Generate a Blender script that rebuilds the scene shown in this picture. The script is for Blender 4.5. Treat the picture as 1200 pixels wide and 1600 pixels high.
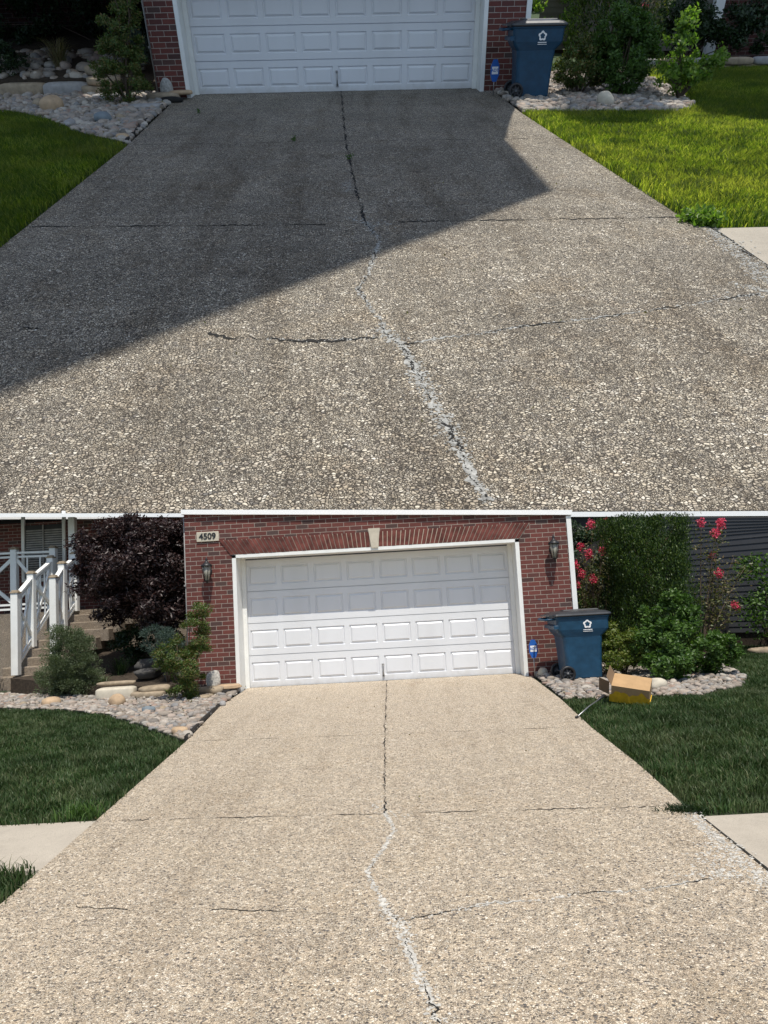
import bpy, math, random
import numpy as np
from mathutils import Matrix, Vector, noise
PI = math.pi
S = bpy.context.scene
for o in list(bpy.data.objects): bpy.data.objects.remove(o)
COL = S.collection

# ------------------------------------------------------------------ camera
F, YP = 1100.0, 840.0                       # focal length and principal row, in 1200x1600 pixels
RA = Matrix(((0.998456697989286, -0.053415888280172644, -0.015197536628378302), (-0.04395013017575601, -0.5927116545128133, -0.8042146981136921), (0.03395008538818256, 0.8036414856662157, -0.5941445566679977)))
TA = Vector((-0.8445380157754946, -7.923228863071182, 12.518317550456437))
RB = Matrix(((0.9982741326535233, 0.019227878811095864, -0.055489140841082925), (-0.056961064909580354, 0.08711304202799827, -0.9945686275933874), (-0.01428961718249652, 0.9960128546284197, 0.08805793692634231)))
TB = Vector((-0.020354677577095963, 2.6035684111571555, 12.771872365942118))
SLA, SLB = 0.0399342, 0.0150646            # slope of each driveway towards its garage
CB = -(RB.transposed() @ TB)
cam = bpy.data.objects.new('camera', bpy.data.cameras.new('camera')); COL.objects.link(cam)
cam.data.sensor_fit = 'VERTICAL'; cam.data.sensor_height = 36; cam.data.lens = F/1600*36
cam.data.shift_y = (YP-800)/1600
cam.data.clip_start = .05; cam.data.clip_end = 3000
flip = Matrix(((1, 0, 0), (0, -1, 0), (0, 0, -1)))
cam.matrix_world = Matrix.Translation(CB) @ (RB.transposed() @ flip).to_4x4()
S.camera = cam
S.render.resolution_x, S.render.resolution_y = 768, 1024

# the lower lot is the world; the upper lot is a steeper, larger terrace rising behind it
KA = 6.3
MB_ = Matrix.Identity(4)
MA_ = Matrix.Translation(CB + KA*(RB.transposed() @ TA)) @ (RB.transposed() @ RA).to_4x4() @ Matrix.Scale(KA, 4)

# ------------------------------------------------------------------ light
sun_dir = Vector((.40, -1.45, 3.27)).normalized()
w = bpy.data.worlds.new('World'); S.world = w; w.use_nodes = True
nt = w.node_tree; nt.nodes.clear()
sky = nt.nodes.new('ShaderNodeTexSky'); sky.sky_type = 'NISHITA'; sky.sun_disc = False
sky.sun_elevation = math.asin(sun_dir.z); sky.sun_rotation = math.atan2(sun_dir.x, sun_dir.y)
bg = nt.nodes.new('ShaderNodeBackground'); bg.inputs[1].default_value = .14
ow = nt.nodes.new('ShaderNodeOutputWorld')
# the upper lot's own horizon is tipped forward, so its front sees below the world's: carry the sky on down there
tc = nt.nodes.new('ShaderNodeTexCoord'); ab = nt.nodes.new('ShaderNodeVectorMath'); ab.operation = 'ABSOLUTE'
sx = nt.nodes.new('ShaderNodeSeparateXYZ'); sy = nt.nodes.new('ShaderNodeSeparateXYZ'); cx_ = nt.nodes.new('ShaderNodeCombineXYZ')
nt.links.new(tc.outputs['Generated'], ab.inputs[0]); nt.links.new(tc.outputs['Generated'], sx.inputs[0]); nt.links.new(ab.outputs[0], sy.inputs[0])
nt.links.new(sx.outputs[0], cx_.inputs[0]); nt.links.new(sx.outputs[1], cx_.inputs[1]); nt.links.new(sy.outputs[2], cx_.inputs[2])
nt.links.new(cx_.outputs[0], sky.inputs[0])
nt.links.new(sky.outputs[0], bg.inputs[0]); nt.links.new(bg.outputs[0], ow.inputs[0])
sl = bpy.data.lights.new('sun', 'SUN'); sl.energy = 5.0; sl.angle = math.radians(.3); sl.color = (1, .955, .87)
so = bpy.data.objects.new('sun', sl); COL.objects.link(so)
so.rotation_euler = sun_dir.to_track_quat('Z', 'Y').to_euler(); so.location = (20, -60, 200)
S.view_settings.view_transform = 'Standard'; S.view_settings.look = 'None'
S.view_settings.exposure = 0.0; S.view_settings.gamma = 1
S.render.engine = 'CYCLES'
S.cycles.max_bounces = 6; S.cycles.diffuse_bounces = 4; S.cycles.transparent_max_bounces = 8

# ------------------------------------------------------------------ node helpers
class N:
    def __init__(s, name):
        s.m = bpy.data.materials.new(name); s.m.use_nodes = True; s.t = s.m.node_tree; s.t.nodes.clear()
        s.out = s.n('OutputMaterial'); s.co = s.n('TexCoord')
    def n(s, typ, **kw):
        x = s.t.nodes.new('ShaderNode'+typ)
        for k, v in kw.items(): setattr(x, k, v)
        return x
    def l(s, a, b): s.t.links.new(a, b)
    def put(s, sock, v):
        if hasattr(v, 'is_linked') or isinstance(v, bpy.types.NodeSocket): s.l(v, sock)
        else: sock.default_value = v
    def mp(s, scale=(1, 1, 1), rot=(0, 0, 0), loc=(0, 0, 0), src=None):
        x = s.n('Mapping'); s.l(src or s.co.outputs['Object'], x.inputs[0])
        x.inputs['Scale'].default_value = scale; x.inputs['Rotation'].default_value = rot; x.inputs['Location'].default_value = loc
        return x.outputs[0]
    def noise(s, scale, vec=None, detail=3, rough=.6, out=0):
        x = s.n('TexNoise'); s.l(vec or s.co.outputs['Object'], x.inputs['Vector'])
        x.inputs['Scale'].default_value = scale; x.inputs['Detail'].default_value = detail; x.inputs['Roughness'].default_value = rough
        return x.outputs[out]
    def vor(s, scale, vec=None, feature='F1', rnd=1.):
        x = s.n('TexVoronoi', feature=feature); s.l(vec or s.co.outputs['Object'], x.inputs['Vector'])
        x.inputs['Scale'].default_value = scale
        if 'Randomness' in x.inputs: x.inputs['Randomness'].default_value = rnd
        return x
    def ramp(s, v, stops, interp='LINEAR'):
        x = s.n('ValToRGB'); s.l(v, x.inputs[0]); r = x.color_ramp; r.interpolation = interp
        while len(r.elements) < len(stops): r.elements.new(.5)
        for e, (p, c) in zip(r.elements, stops):
            e.position = p; e.color = (*(c if hasattr(c, '__len__') else (c, c, c)), 1)
        return x.outputs[0]
    def mix(s, f, a, b, mode='MIX'):
        x = s.n('Mix', data_type='RGBA', blend_type=mode)
        s.put(x.inputs[0], f)
        for i, v in ((6, a), (7, b)):
            if isinstance(v, bpy.types.NodeSocket): s.l(v, x.inputs[i])
            else: x.inputs[i].default_value = (*v, 1)
        return x.outputs[2]
    def math(s, op, a, b=0.):
        x = s.n('Math', operation=op); s.put(x.inputs[0], a); s.put(x.inputs[1], b); return x.outputs[0]
    def bump(s, h, strength, dist, normal=None):
        x = s.n('Bump'); s.l(h, x.inputs['Height']); x.inputs['Strength'].default_value = strength; x.inputs['Distance'].default_value = dist
        if normal: s.l(normal, x.inputs['Normal'])
        return x.outputs[0]
    def bsdf(s, col, rough=.6, normal=None, metal=0., spec=.5, coat=0.):
        b = s.n('BsdfPrincipled')
        if isinstance(col, bpy.types.NodeSocket): s.l(col, b.inputs['Base Color'])
        else: b.inputs['Base Color'].default_value = (*col, 1)
        s.put(b.inputs['Roughness'], rough); b.inputs['Metallic'].default_value = metal
        b.inputs['Specular IOR Level'].default_value = spec
        if normal: s.l(normal, b.inputs['Normal'])
        s.l(b.outputs[0], s.out.inputs[0]); return b

def m_plain(name, col, rough=.5, var=.12, bumpd=.0006, k=1., spec=.4, nscale=9, metal=0.):
    m = N(name); n1 = m.noise(nscale); n2 = m.noise(nscale*14, detail=2)
    c = m.mix(m.ramp(n1, [(.3, 0), (.75, 1)]), tuple(x*(1-var) for x in col), tuple(min(1, x*(1+var)) for x in col))
    m.bsdf(c, m.ramp(n1, [(.2, max(0, rough-.08)), (.8, min(1, rough+.08))]), m.bump(n2, .5, bumpd*k), spec=spec, metal=metal)
    return m.m

def m_aggregate(name, k, stops, mortar, scale, patch, bump, mort=(.05, .22), rough=.8, stain=.5, tone=(.74, .62, .48)):
    m = N(name)
    wob = m.noise(scale*.6, detail=2, out=1)
    vec = m.mix(.02, m.co.outputs['Object'], wob, 'ADD')
    vec = m.mp((1, 1.12, 1), src=vec)
    v = m.vor(scale, vec); e = m.vor(scale, vec, 'DISTANCE_TO_EDGE')
    # a second, finer stone size breaks up the even grid in patches
    v2 = m.vor(scale*1.75, vec); e2 = m.vor(scale*1.75, vec, 'DISTANCE_TO_EDGE')
    msk = m.ramp(m.noise(scale*.22, detail=3), [(.49, 0), (.53, 1)])
    cc = m.mix(msk, v.outputs['Color'], v2.outputs['Color']); ee = m.mix(msk, e.outputs[0], e2.outputs[0])
    sep = m.n('SeparateColor'); m.l(cc, sep.inputs[0])
    col = m.ramp(sep.outputs[0], stops, 'LINEAR')
    hue = m.mix(m.math('MULTIPLY', sep.outputs[1], .35), col, m.ramp(sep.outputs[2], [(0, (.55, .42, .33)), (.35, (.30, .31, .33)), (.7, (.45, .37, .26)), (1, (.5, .48, .44))]))
    em = m.ramp(ee, [(mort[0], 0), (mort[1], 1)])
    c = m.mix(em, mortar, hue)
    # weathering patches and fine grit
    big = m.noise(.7, detail=5, rough=.65); mid = m.noise(3.1, detail=4)
    c = m.mix(m.ramp(big, [(.36, 0), (.62, patch)]), c, tuple(x*.55 for x in mortar), 'MIX')
    c = m.mix(m.ramp(mid, [(.45, 0), (.8, .28)]), c, (.8, .74, .64), 'SOFT_LIGHT')
    # tyre-worn lanes, run-off streaks and a few oil spots
    st = m.noise(1., m.mp((2.6, .35, 1)), detail=5, rough=.7)
    c = m.mix(m.ramp(st, [(.5, 0), (.68, stain)]), c, tuple(x*.5 for x in tone), 'MULTIPLY')
    c = m.mix(m.ramp(m.noise(1.9, m.mp((1, 1, 1), loc=(7, 3, 0)), detail=6, rough=.75), [(.52, 0), (.66, stain*.7)]), c, tone, 'MULTIPLY')
    sp_ = m.vor(.85, m.mix(.25, m.co.outputs['Object'], m.noise(4, detail=3, out=1), 'ADD'))
    c = m.mix(m.ramp(sp_.outputs[0], [(.04, stain*.8), (.11, 0)]), c, (.30, .26, .22), 'MULTIPLY')
    grit = m.noise(scale*4, detail=1)
    c = m.mix(.35, c, m.ramp(grit, [(.3, .25), (.7, .8)]), 'OVERLAY')
    h = m.math('ADD', m.ramp(ee, [(0, 0), (.12, .55), (.35, 1)]), m.math('MULTIPLY', sep.outputs[1], .9))
    h = m.math('ADD', h, m.math('MULTIPLY', grit, .25))
    nrm = m.bump(m.noise(5, detail=3), .25, .02*k)
    m.bsdf(c, rough, m.bump(h, bump, .0045*k, nrm), spec=.35)
    return m.m

def m_brick(name, k, axis='x', dark=1.):
    m = N(name); sp = m.n('SeparateXYZ'); m.l(m.co.outputs['Object'], sp.inputs[0])
    cb = m.n('CombineXYZ'); m.l(sp.outputs[0 if axis == 'x' else 1], cb.inputs[0]); m.l(sp.outputs[2], cb.inputs[1])
    nz = m.noise(26, detail=2, out=1)
    vec = m.mix(.0035, cb.outputs[0], nz, 'ADD')
    b = m.n('TexBrick', offset=.5, squash=1.); m.l(vec, b.inputs['Vector'])
    for nme, v in (('Scale', 1.), ('Mortar Size', .0052), ('Mortar Smooth', .25), ('Bias', 0.), ('Brick Width', .213), ('Row Height', .078)): b.inputs[nme].default_value = v
    b.inputs['Color1'].default_value = (0, 0, 0, 1); b.inputs['Color2'].default_value = (1, 1, 1, 1); b.inputs['Mortar'].default_value = (0, 0, 0, 1)
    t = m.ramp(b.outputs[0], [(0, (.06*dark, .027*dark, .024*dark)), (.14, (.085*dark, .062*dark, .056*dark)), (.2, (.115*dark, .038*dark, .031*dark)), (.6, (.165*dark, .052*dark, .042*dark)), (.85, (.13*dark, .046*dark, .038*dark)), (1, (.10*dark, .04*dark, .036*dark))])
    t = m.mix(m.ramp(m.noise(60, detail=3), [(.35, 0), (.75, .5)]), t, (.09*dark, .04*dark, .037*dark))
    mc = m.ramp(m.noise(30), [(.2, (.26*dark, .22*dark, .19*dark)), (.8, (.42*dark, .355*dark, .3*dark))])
    c = m.mix(b.outputs[1], t, mc)
    c = m.mix(m.ramp(m.noise(1.1, detail=6, rough=.7), [(.48, 0), (.72, .45)]), c, (.55, .5, .47), 'MULTIPLY')
    h = m.math('SUBTRACT', m.math('MULTIPLY', m.noise(110, detail=3), .35), m.math('MULTIPLY', b.outputs[1], 1.))
    m.bsdf(c, .85, m.bump(h, .8, .006*k), spec=.25)
    return m.m

def m_leaf(name, cols, rough=.45, trans=.35, tint=(1.25, 1.5, .5), spec=.35, dry=None):
    m = N(name); g = m.n('NewGeometry')
    c = m.ramp(g.outputs['Random Per Island'], [(i/max(1, len(cols)-1), q) for i, q in enumerate(cols)])
    c = m.mix(m.ramp(m.noise(2.3, detail=2), [(.3, 0), (.7, .35)]), c, cols[0])
    if dry:
        c = m.mix(m.ramp(m.noise(1.1, detail=5, rough=.7), [(.46, 0), (.68, .55)]), c, dry)
        c = m.mix(m.ramp(m.noise(.6, m.mp((1, 1, 1), loc=(3, 9, 0)), detail=4), [(.42, .45), (.56, 0)]), c, tuple(x*.9 for x in cols[0]))
    b = m.bsdf(c, rough, spec=spec)
    tr = m.n('BsdfTranslucent'); m.l(m.mix(1., c, tuple(tint), 'MULTIPLY'), tr.inputs[0])
    mx = m.n('MixShader'); mx.inputs[0].default_value = trans
    m.l(b.outputs[0], mx.inputs[1]); m.l(tr.outputs[0], mx.inputs[2]); m.l(mx.outputs[0], m.out.inputs[0])
    return m.m

def m_rocks(name, k, cols):
    m = N(name); g = m.n('NewGeometry')
    c = m.ramp(g.outputs['Random Per Island'], [(i/(len(cols)-1), q) for i, q in enumerate(cols)])
    c = m.mix(m.ramp(m.noise(38, detail=4), [(.4, 0), (.7, .4)]), c, (.16, .14, .12))
    c = m.mix(m.ramp(m.noise(140, detail=2), [(.5, 0), (.8, .35)]), c, (.42, .38, .33))
    m.bsdf(c, .75, m.bump(m.noise(90, detail=3), .5, .004*k), spec=.3)
    return m.m

def m_siding(name, col, k, pitch=.2):
    m = N(name); sp = m.n('SeparateXYZ'); m.l(m.co.outputs['Object'], sp.inputs[0])
    c = m.mix(m.ramp(m.noise(3), [(.3, 0), (.7, .4)]), col, tuple(x*.75 for x in col))
    gr = m.noise(9, m.mp((1, 1, 14)), detail=3)
    m.bsdf(c, .6, m.bump(gr, .3, .002*k), spec=.3); return m.m

def m_concrete(name, col, k):
    m = N(name)
    c = m.mix(m.ramp(m.noise(1.3, detail=5), [(.3, 0), (.75, 1)]), tuple(x*.78 for x in col), col)
    c = m.mix(m.ramp(m.noise(160, detail=2), [(.5, 0), (.7, .6)]), c, tuple(x*.45 for x in col))
    c = m.mix(m.ramp(m.noise(5, detail=6, rough=.75), [(.45, 0), (.7, .45)]), c, tuple(x*.62 for x in col))
    bv = m.noise(1., m.mp((3, 260, 1)), detail=2)
    m.bsdf(c, .85, m.bump(m.math('ADD', m.noise(120, detail=3), bv), .6, .003*k), spec=.3); return m.m

# ------------------------------------------------------------------ mesh helpers
class MB:
    def __init__(s): s.v = []; s.f = []; s.sm = []
    def add(s, vs, fs, smooth=False):
        b = len(s.v); s.v += [tuple(x) for x in vs]; s.f += [tuple(i+b for i in f) for f in fs]; s.sm += [smooth]*len(fs); return s
    def box(s, x0, x1, y0, y1, z0, z1, M=None):
        vs = [Vector((x, y, z)) for x in (x0, x1) for y in (y0, y1) for z in (z0, z1)]
        if M: vs = [M @ v for v in vs]
        return s.add(vs, [(0, 1, 3, 2), (4, 6, 7, 5), (0, 4, 5, 1), (2, 3, 7, 6), (0, 2, 6, 4), (1, 5, 7, 3)])
    def cbox(s, x0, x1, y0, y1, z0, z1, c=.006, M=None):      # box with chamfered vertical and top edges
        rings = []
        for z, i in ((z0, 0), (z1-c, 0), (z1, c)):
            a, b, d, e = x0+i, x1-i, y0+i, y1-i
            rings.append([(a+c, d, z), (b-c, d, z), (b, d+c, z), (b, e-c, z), (b-c, e, z), (a+c, e, z), (a, e-c, z), (a, d+c, z)])
        return s.loft(rings, M)
    def loft(s, rings, M=None, smooth=False, caps=True):
        n = len(rings[0]); vs = [Vector(p) for r in rings for p in r]
        if M: vs = [M @ v for v in vs]
        fs = [(i*n+j, i*n+(j+1) % n, (i+1)*n+(j+1) % n, (i+1)*n+j) for i in range(len(rings)-1) for j in range(n)]
        if caps: fs += [tuple(range(n))[::-1], tuple((len(rings)-1)*n+j for j in range(n))]
        return s.add(vs, fs, smooth)
    def tube(s, pts, r, seg=8, smooth=True):
        pts = [Vector(p) for p in pts]; rs = r if hasattr(r, '__len__') else [r]*len(pts); rings = []
        for i, p in enumerate(pts):
            d = (pts[min(i+1, len(pts)-1)]-pts[max(i-1, 0)]).normalized()
            a = d.orthogonal().normalized() if abs(d.z) < .9 else Vector((1, 0, 0)).cross(d).normalized()
            if abs(d.z) < .9: a = d.cross(Vector((0, 0, 1))).normalized()
            b = d.cross(a)
            rings.append([p+(a*math.cos(2*PI*j/seg)+b*math.sin(2*PI*j/seg))*rs[i] for j in range(seg)])
        return s.loft(rings, smooth=smooth)
    def lathe(s, prof, seg=16, M=None, smooth=True):
        rings = [[(r*math.cos(2*PI*j/seg), r*math.sin(2*PI*j/seg), z) for j in range(seg)] for r, z in prof]
        return s.loft(rings, M, smooth)
    def prism(s, poly, z0, z1, M=None):
        return s.loft([[(x, y, z0) for x, y in poly], [(x, y, z1) for x, y in poly]], M)
    def mesh(s, name):
        me = bpy.data.meshes.new(name); me.from_pydata(s.v, [], s.f); me.update()
        me.polygons.foreach_set('use_smooth', s.sm)
        return me

def npmesh(name, V, faces, loops):
    """V (n,3), faces: verts-per-face array, loops flat"""
    me = bpy.data.meshes.new(name); me.vertices.add(len(V)); me.vertices.foreach_set('co', V.astype(np.float32).ravel())
    me.loops.add(len(loops)); me.loops.foreach_set('vertex_index', loops.astype(np.int32))
    me.polygons.add(len(faces)); st = np.r_[0, np.cumsum(faces)[:-1]]
    me.polygons.foreach_set('loop_start', st.astype(np.int32)); me.update(calc_edges=True)
    return me

class Place:
    """one lot: its frame, its slope and its bump scale"""
    def __init__(s, M, slope, k): s.M = M; s.sl = slope; s.k = k; s.mats = {}
    def g(s, x, y): return s.sl*y
    def put(s, name, data, mat=None, loc=(0, 0, 0), rz=0, label=None, cat=None, group=None, kind=None, L=None):
        me = data.mesh(name) if isinstance(data, MB) else data
        o = bpy.data.objects.new(name, me); COL.objects.link(o)
        if me is not None and mat is not None:
            me.materials.clear(); me.materials.append(mat)
        o.matrix_world = s.M @ (L or (Matrix.Translation(loc) @ Matrix.Rotation(rz, 4, 'Z')))
        if label: o['label'] = label
        if cat: o['category'] = cat
        if group: o['group'] = group
        if kind: o['kind'] = kind
        return o
    def thing(s, name, label, cat, loc=(0, 0, 0), rz=0, group=None, L=None):
        return s.put(name, None, None, loc, rz, label, cat, group, None, L)

def part(parent, name, data, mat, L=None, label=None, kind=None):
    me = data.mesh(name) if isinstance(data, MB) else data
    o = bpy.data.objects.new(name, me); COL.objects.link(o)
    me.materials.clear(); me.materials.append(mat)
    o.parent = parent
    if L: o.matrix_local = L
    if label: o['label'] = label
    if kind: o['kind'] = kind
    return o

def rng(seed): return np.random.default_rng(seed)
def inpoly(P, poly):
    x, y = P[:, 0], P[:, 1]; c = np.zeros(len(P), bool); n = len(poly)
    for i in range(n):
        x1, y1 = poly[i]; x2, y2 = poly[(i+1) % n]
        if y1 == y2: continue
        c ^= ((y1 > y) != (y2 > y)) & (x < (x2-x1)*(y-y1)/(y2-y1)+x1)
    return c
def scatter(poly, dens, R):
    p = np.array(poly); lo, hi = p.min(0), p.max(0); n = int(dens*np.prod(hi-lo)); q = R.random((n, 2))*(hi-lo)+lo
    return q[inpoly(q, poly)]
def vnoise(P, s):        # cheap smooth noise from sines, for clumping
    x, y = P[:, 0]*s, P[:, 1]*s
    return .5+.25*np.sin(x*1.7+1.3*np.sin(y*1.1))+.25*np.sin(y*2.3+1.7*np.sin(x*.9+2))

def grass_mesh(name, pts, zf, h, wd, R, lean=.45):
    n = len(pts); a = R.random(n)*2*PI; H = h*(.55+.8*R.random(n)); ln = H*lean*(.3+1.2*R.random(n))
    cl = vnoise(pts, 5.)*2*PI
    a2 = np.where(R.random(n) < .55, cl+R.normal(0, .7, n), R.random(n)*2*PI)
    dx, dy = np.cos(a2), np.sin(a2); px, py = np.cos(a), np.sin(a); W = wd*(.6+.7*R.random(n))
    z = zf(pts[:, 0], pts[:, 1])
    V = np.zeros((n, 5, 3)); 
    for i, (t, ww) in enumerate(((0, 1.), (.55, .8))):
        for j, sg in enumerate((-1, 1)):
            V[:, i*2+j, 0] = pts[:, 0]+dx*ln*t*t+px*W*ww*.5*sg; V[:, i*2+j, 1] = pts[:, 1]+dy*ln*t*t+py*W*ww*.5*sg; V[:, i*2+j, 2] = z+H*t
    V[:, 4, 0] = pts[:, 0]+dx*ln; V[:, 4, 1] = pts[:, 1]+dy*ln; V[:, 4, 2] = z+H*(.92-.25*R.random(n))
    b = np.arange(n)[:, None]*5
    loops = (b+np.array([[0, 1, 3, 2, 2, 3, 4]])).ravel(); faces = np.tile([4, 3], n)
    return npmesh(name, V.reshape(-1, 3), faces, loops)

def leaves_mesh(name, C, size, R, asp=.5, up=.3, fold=.25, out=None, shape='leaf', dirs=None):
    """C (n,3) leaf positions; leaf = folded 4-gon pair; out = outward vectors that leaves tend to face"""
    n = len(C); d = R.normal(0, 1, (n, 3)); d[:, 2] = d[:, 2]*.7+up
    if dirs is not None: d = d*.55+dirs
    d /= np.linalg.norm(d, axis=1)[:, None]
    q = R.normal(0, 1, (n, 3))
    if out is not None: q = q*.6+out
    u = np.cross(d, q); u /= np.linalg.norm(u, axis=1)[:, None]+1e-9; nn = np.cross(u, d)
    L = size*(.6+.8*R.random(n))[:, None]; W = L*asp
    b = C; m = C+d*L*.5
    P = [b, m+u*W*.5+nn*L*fold*.3, b+d*L-nn*L*fold*.15, m-u*W*.5+nn*L*fold*.3]
    V = np.stack(P, 1); i = np.arange(n)[:, None]*4
    loops = (i+np.array([[0, 1, 2, 0, 2, 3]])).ravel(); faces = np.tile([3, 3], n)
    return npmesh(name, V.reshape(-1, 3), faces, loops)

def crown_points(ells, n, R, clump=.16, nclump=60, shell=.55, ztop=None, zbot=None):
    """leaf positions in clumps spread over ellipsoids (cx,cy,cz,rx,ry,rz,weight)"""
    W = np.array([e[6] for e in ells], float); W /= W.sum(); C = []; O = []
    for e, ww in zip(ells, W):
        k = max(3, int(nclump*ww)); d = R.normal(0, 1, (k, 3)); d /= np.linalg.norm(d, axis=1)[:, None]
        r = shell+(1-shell)*R.random(k)**.6
        cc = np.array(e[:3])+d*r[:, None]*np.array(e[3:6])
        m = int(n*ww); idx = R.integers(0, k, m); sz = clump*(.6+.8*R.random(k))
        g = R.normal(0, 1, (m, 3)); g /= np.linalg.norm(g, axis=1)[:, None]; g *= (R.random(m)**.45)[:, None]
        p = cc[idx]+g*sz[idx][:, None]*np.array([1, 1, .75])
        C.append(p); O.append((p-np.array(e[:3]))/np.array(e[3:6])+g*.6)
    C = np.vstack(C); O = np.vstack(O); k = np.ones(len(C), bool)
    if ztop is not None: k &= C[:, 2] < ztop(C[:, 0])-.02*R.random(len(C))
    if zbot is not None: k &= C[:, 2] > zbot
    return C[k], O[k]

ICO = None
def ico(sub=2):
    import bmesh
    bm = bmesh.new(); bmesh.ops.create_icosphere(bm, subdivisions=sub, radius=1); V = np.array([v.co[:] for v in bm.verts]); Fc = np.array([[v.index for v in f.verts] for f in bm.faces]); bm.free(); return V, Fc
ICO2 = ico(2); ICO3 = ico(3)
def rocks_mesh(name, pts, zf, r0, r1, R, sub=ICO2, flat=.55, sink=.25, layers=0):
    V0, F0 = sub; n = len(pts); nv = len(V0)
    r = r0+(r1-r0)*R.random(n)**2.2
    A = np.empty((n, nv, 3))
    ang = R.random(n)*2*PI; sx = .8+.6*R.random(n); sy = .6+.4*R.random(n); sz = flat*(.7+.6*R.random(n))
    ph = R.random((n, 3, 3))*6.28; fr = R.normal(0, 1.6, (n, 3, 3))
    D = np.ones((n, nv))
    for j in range(3): D += .085*np.sin(np.einsum('vk,nk->nv', V0, fr[:, j])+ph[:, j, 0][:, None])
    P = V0[None]*D[..., None]; P = np.sign(P)*np.abs(P)**.88
    P[..., 0] *= (sx*r)[:, None]; P[..., 1] *= (sy*r)[:, None]; P[..., 2] *= (sz*r)[:, None]
    tl = R.normal(0, .3, n); y, z = P[..., 1].copy(), P[..., 2].copy()
    P[..., 1] = y*np.cos(tl)[:, None]-z*np.sin(tl)[:, None]; P[..., 2] = y*np.sin(tl)[:, None]+z*np.cos(tl)[:, None]
    c, s_ = np.cos(ang)[:, None], np.sin(ang)[:, None]
    A[..., 0] = P[..., 0]*c-P[..., 1]*s_+pts[:, 0:1]; A[..., 1] = P[..., 0]*s_+P[..., 1]*c+pts[:, 1:2]
    zz = zf(pts[:, 0], pts[:, 1])+r*sz*(1-2*sink)+(R.random(n)*layers)
    A[..., 2] = P[..., 2]+zz[:, None]
    loops = (F0.ravel()[None]+np.arange(n)[:, None]*nv).ravel()
    me = npmesh(name, A.reshape(-1, 3), np.full(n*len(F0), 3), loops)
    me.polygons.foreach_set('use_smooth', np.ones(n*len(F0), bool)); return me

def boulder_mesh(seed, sx, sy, sz, rough=.16, blocky=.8):
    R = rng(seed); V = ICO3[0].copy()
    for j in range(6):
        f = R.normal(0, 1.5+j*.5, 3); V *= (1+rough/(1+j*.5)*np.sin(V@f+R.random()*6))[:, None]
    V = np.sign(V)*np.abs(V)**blocky; V *= np.array([sx, sy, sz])
    me = npmesh('stone', V, np.full(len(ICO3[1]), 3), ICO3[1].ravel()); me.polygons.foreach_set('use_smooth', np.ones(len(ICO3[1]), bool)); return me

def sheet(poly, zf, thick=0., step=None):
    """flat polygon following the slope; optional skirt below"""
    b = MB(); n = len(poly); top = [(x, y, zf(x, y)) for x, y in poly]
    fs = [tuple(range(n))]
    a = sum(poly[i][0]*poly[(i+1) % n][1]-poly[(i+1) % n][0]*poly[i][1] for i in range(n))
    if a < 0: fs = [f[::-1] for f in fs]
    vs = list(top)
    if thick:
        vs += [(x, y, z-thick) for x, y, z in top]; fs += [(i, (i+1) % n, n+(i+1) % n, n+i) if a < 0 else (i, n+i, n+(i+1) % n, (i+1) % n) for i in range(n)]
    return b.add(vs, fs)

def densify(pts, step, jit, R, keep=True):
    out = []
    for (x0, y0), (x1, y1) in zip(pts[:-1], pts[1:]):
        L = math.hypot(x1-x0, y1-y0); k = max(1, int(L/step))
        for i in range(k):
            t = i/k; j = jit*R.normal() if i else jit*.4*R.normal(); nx, ny = -(y1-y0)/L, (x1-x0)/L
            out.append((x0+(x1-x0)*t+nx*j, y0+(y1-y0)*t+ny*j))
    return out+[pts[-1]]

def crack_mesh(pts, wd, zf, R, lift=.003, step=.025, jit=.008, gap=0.):
    """ragged ribbon; width varies and closes to nothing here and there"""
    P = densify(pts, step, jit, R); b = MB(); n = len(P); L = []; ph = R.random()*9
    for i, (x, y) in enumerate(P):
        x1, y1 = P[min(i+1, n-1)]; x0, y0 = P[max(i-1, 0)]; d = math.hypot(x1-x0, y1-y0)+1e-9; nx, ny = -(y1-y0)/d, (x1-x0)/d
        w_ = wd*(.35+.9*R.random())*(.75+.5*math.sin(i*.21+ph)) ; w_ = max(w_, wd*.12)
        if gap and math.sin(i*.13+ph*2)+.6*math.sin(i*.37+ph) < gap-1: w_ = wd*.02
        o = wd*.3*R.normal()
        L += [(x+nx*(w_/2+o), y+ny*(w_/2+o)), (x-nx*(w_/2-o), y-ny*(w_/2-o))]
    vs = [(x, y, zf(x, y)+lift) for x, y in L]
    return b.add(vs, [(2*i, 2*i+1, 2*i+3, 2*i+2) for i in range(n-1)])

def flakes_mesh(name, pts, zf, spread, n, size, R, lift=.004, poly=None):
    """small pale crumbs of patching compound lying along a line"""
    seg = np.array(densify(pts, .03, 0, R)); idx = R.integers(0, len(seg), n)
    amp = spread*(.35+.9*vnoise(seg[idx], 4.))
    C = seg[idx]+R.normal(0, 1, (n, 2))*amp[:, None]*np.array([1., 1.])
    k = 6; V = np.zeros((n, k+1, 3)); s = size*(.35+1.3*R.random(n)**2); a0 = R.random(n)*6.28
    for j in range(k):
        r = s*(.5+.7*R.random(n)); a = a0+j*2*PI/k
        V[:, j, 0] = C[:, 0]+np.cos(a)*r*1.3; V[:, j, 1] = C[:, 1]+np.sin(a)*r; 
    V[:, :k, 2] = (zf(V[:, :k, 0], V[:, :k, 1]))+lift-.003
    V[:, k, 0] = C[:, 0]; V[:, k, 1] = C[:, 1]; V[:, k, 2] = zf(C[:, 0], C[:, 1])+lift+s*.25
    b = np.arange(n)[:, None]*(k+1); t = np.array([[v for j in range(k) for v in (j, (j+1) % k, k)]])
    return npmesh(name, V.reshape(-1, 3), np.full(n*k, 3), (b+t).ravel())

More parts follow.
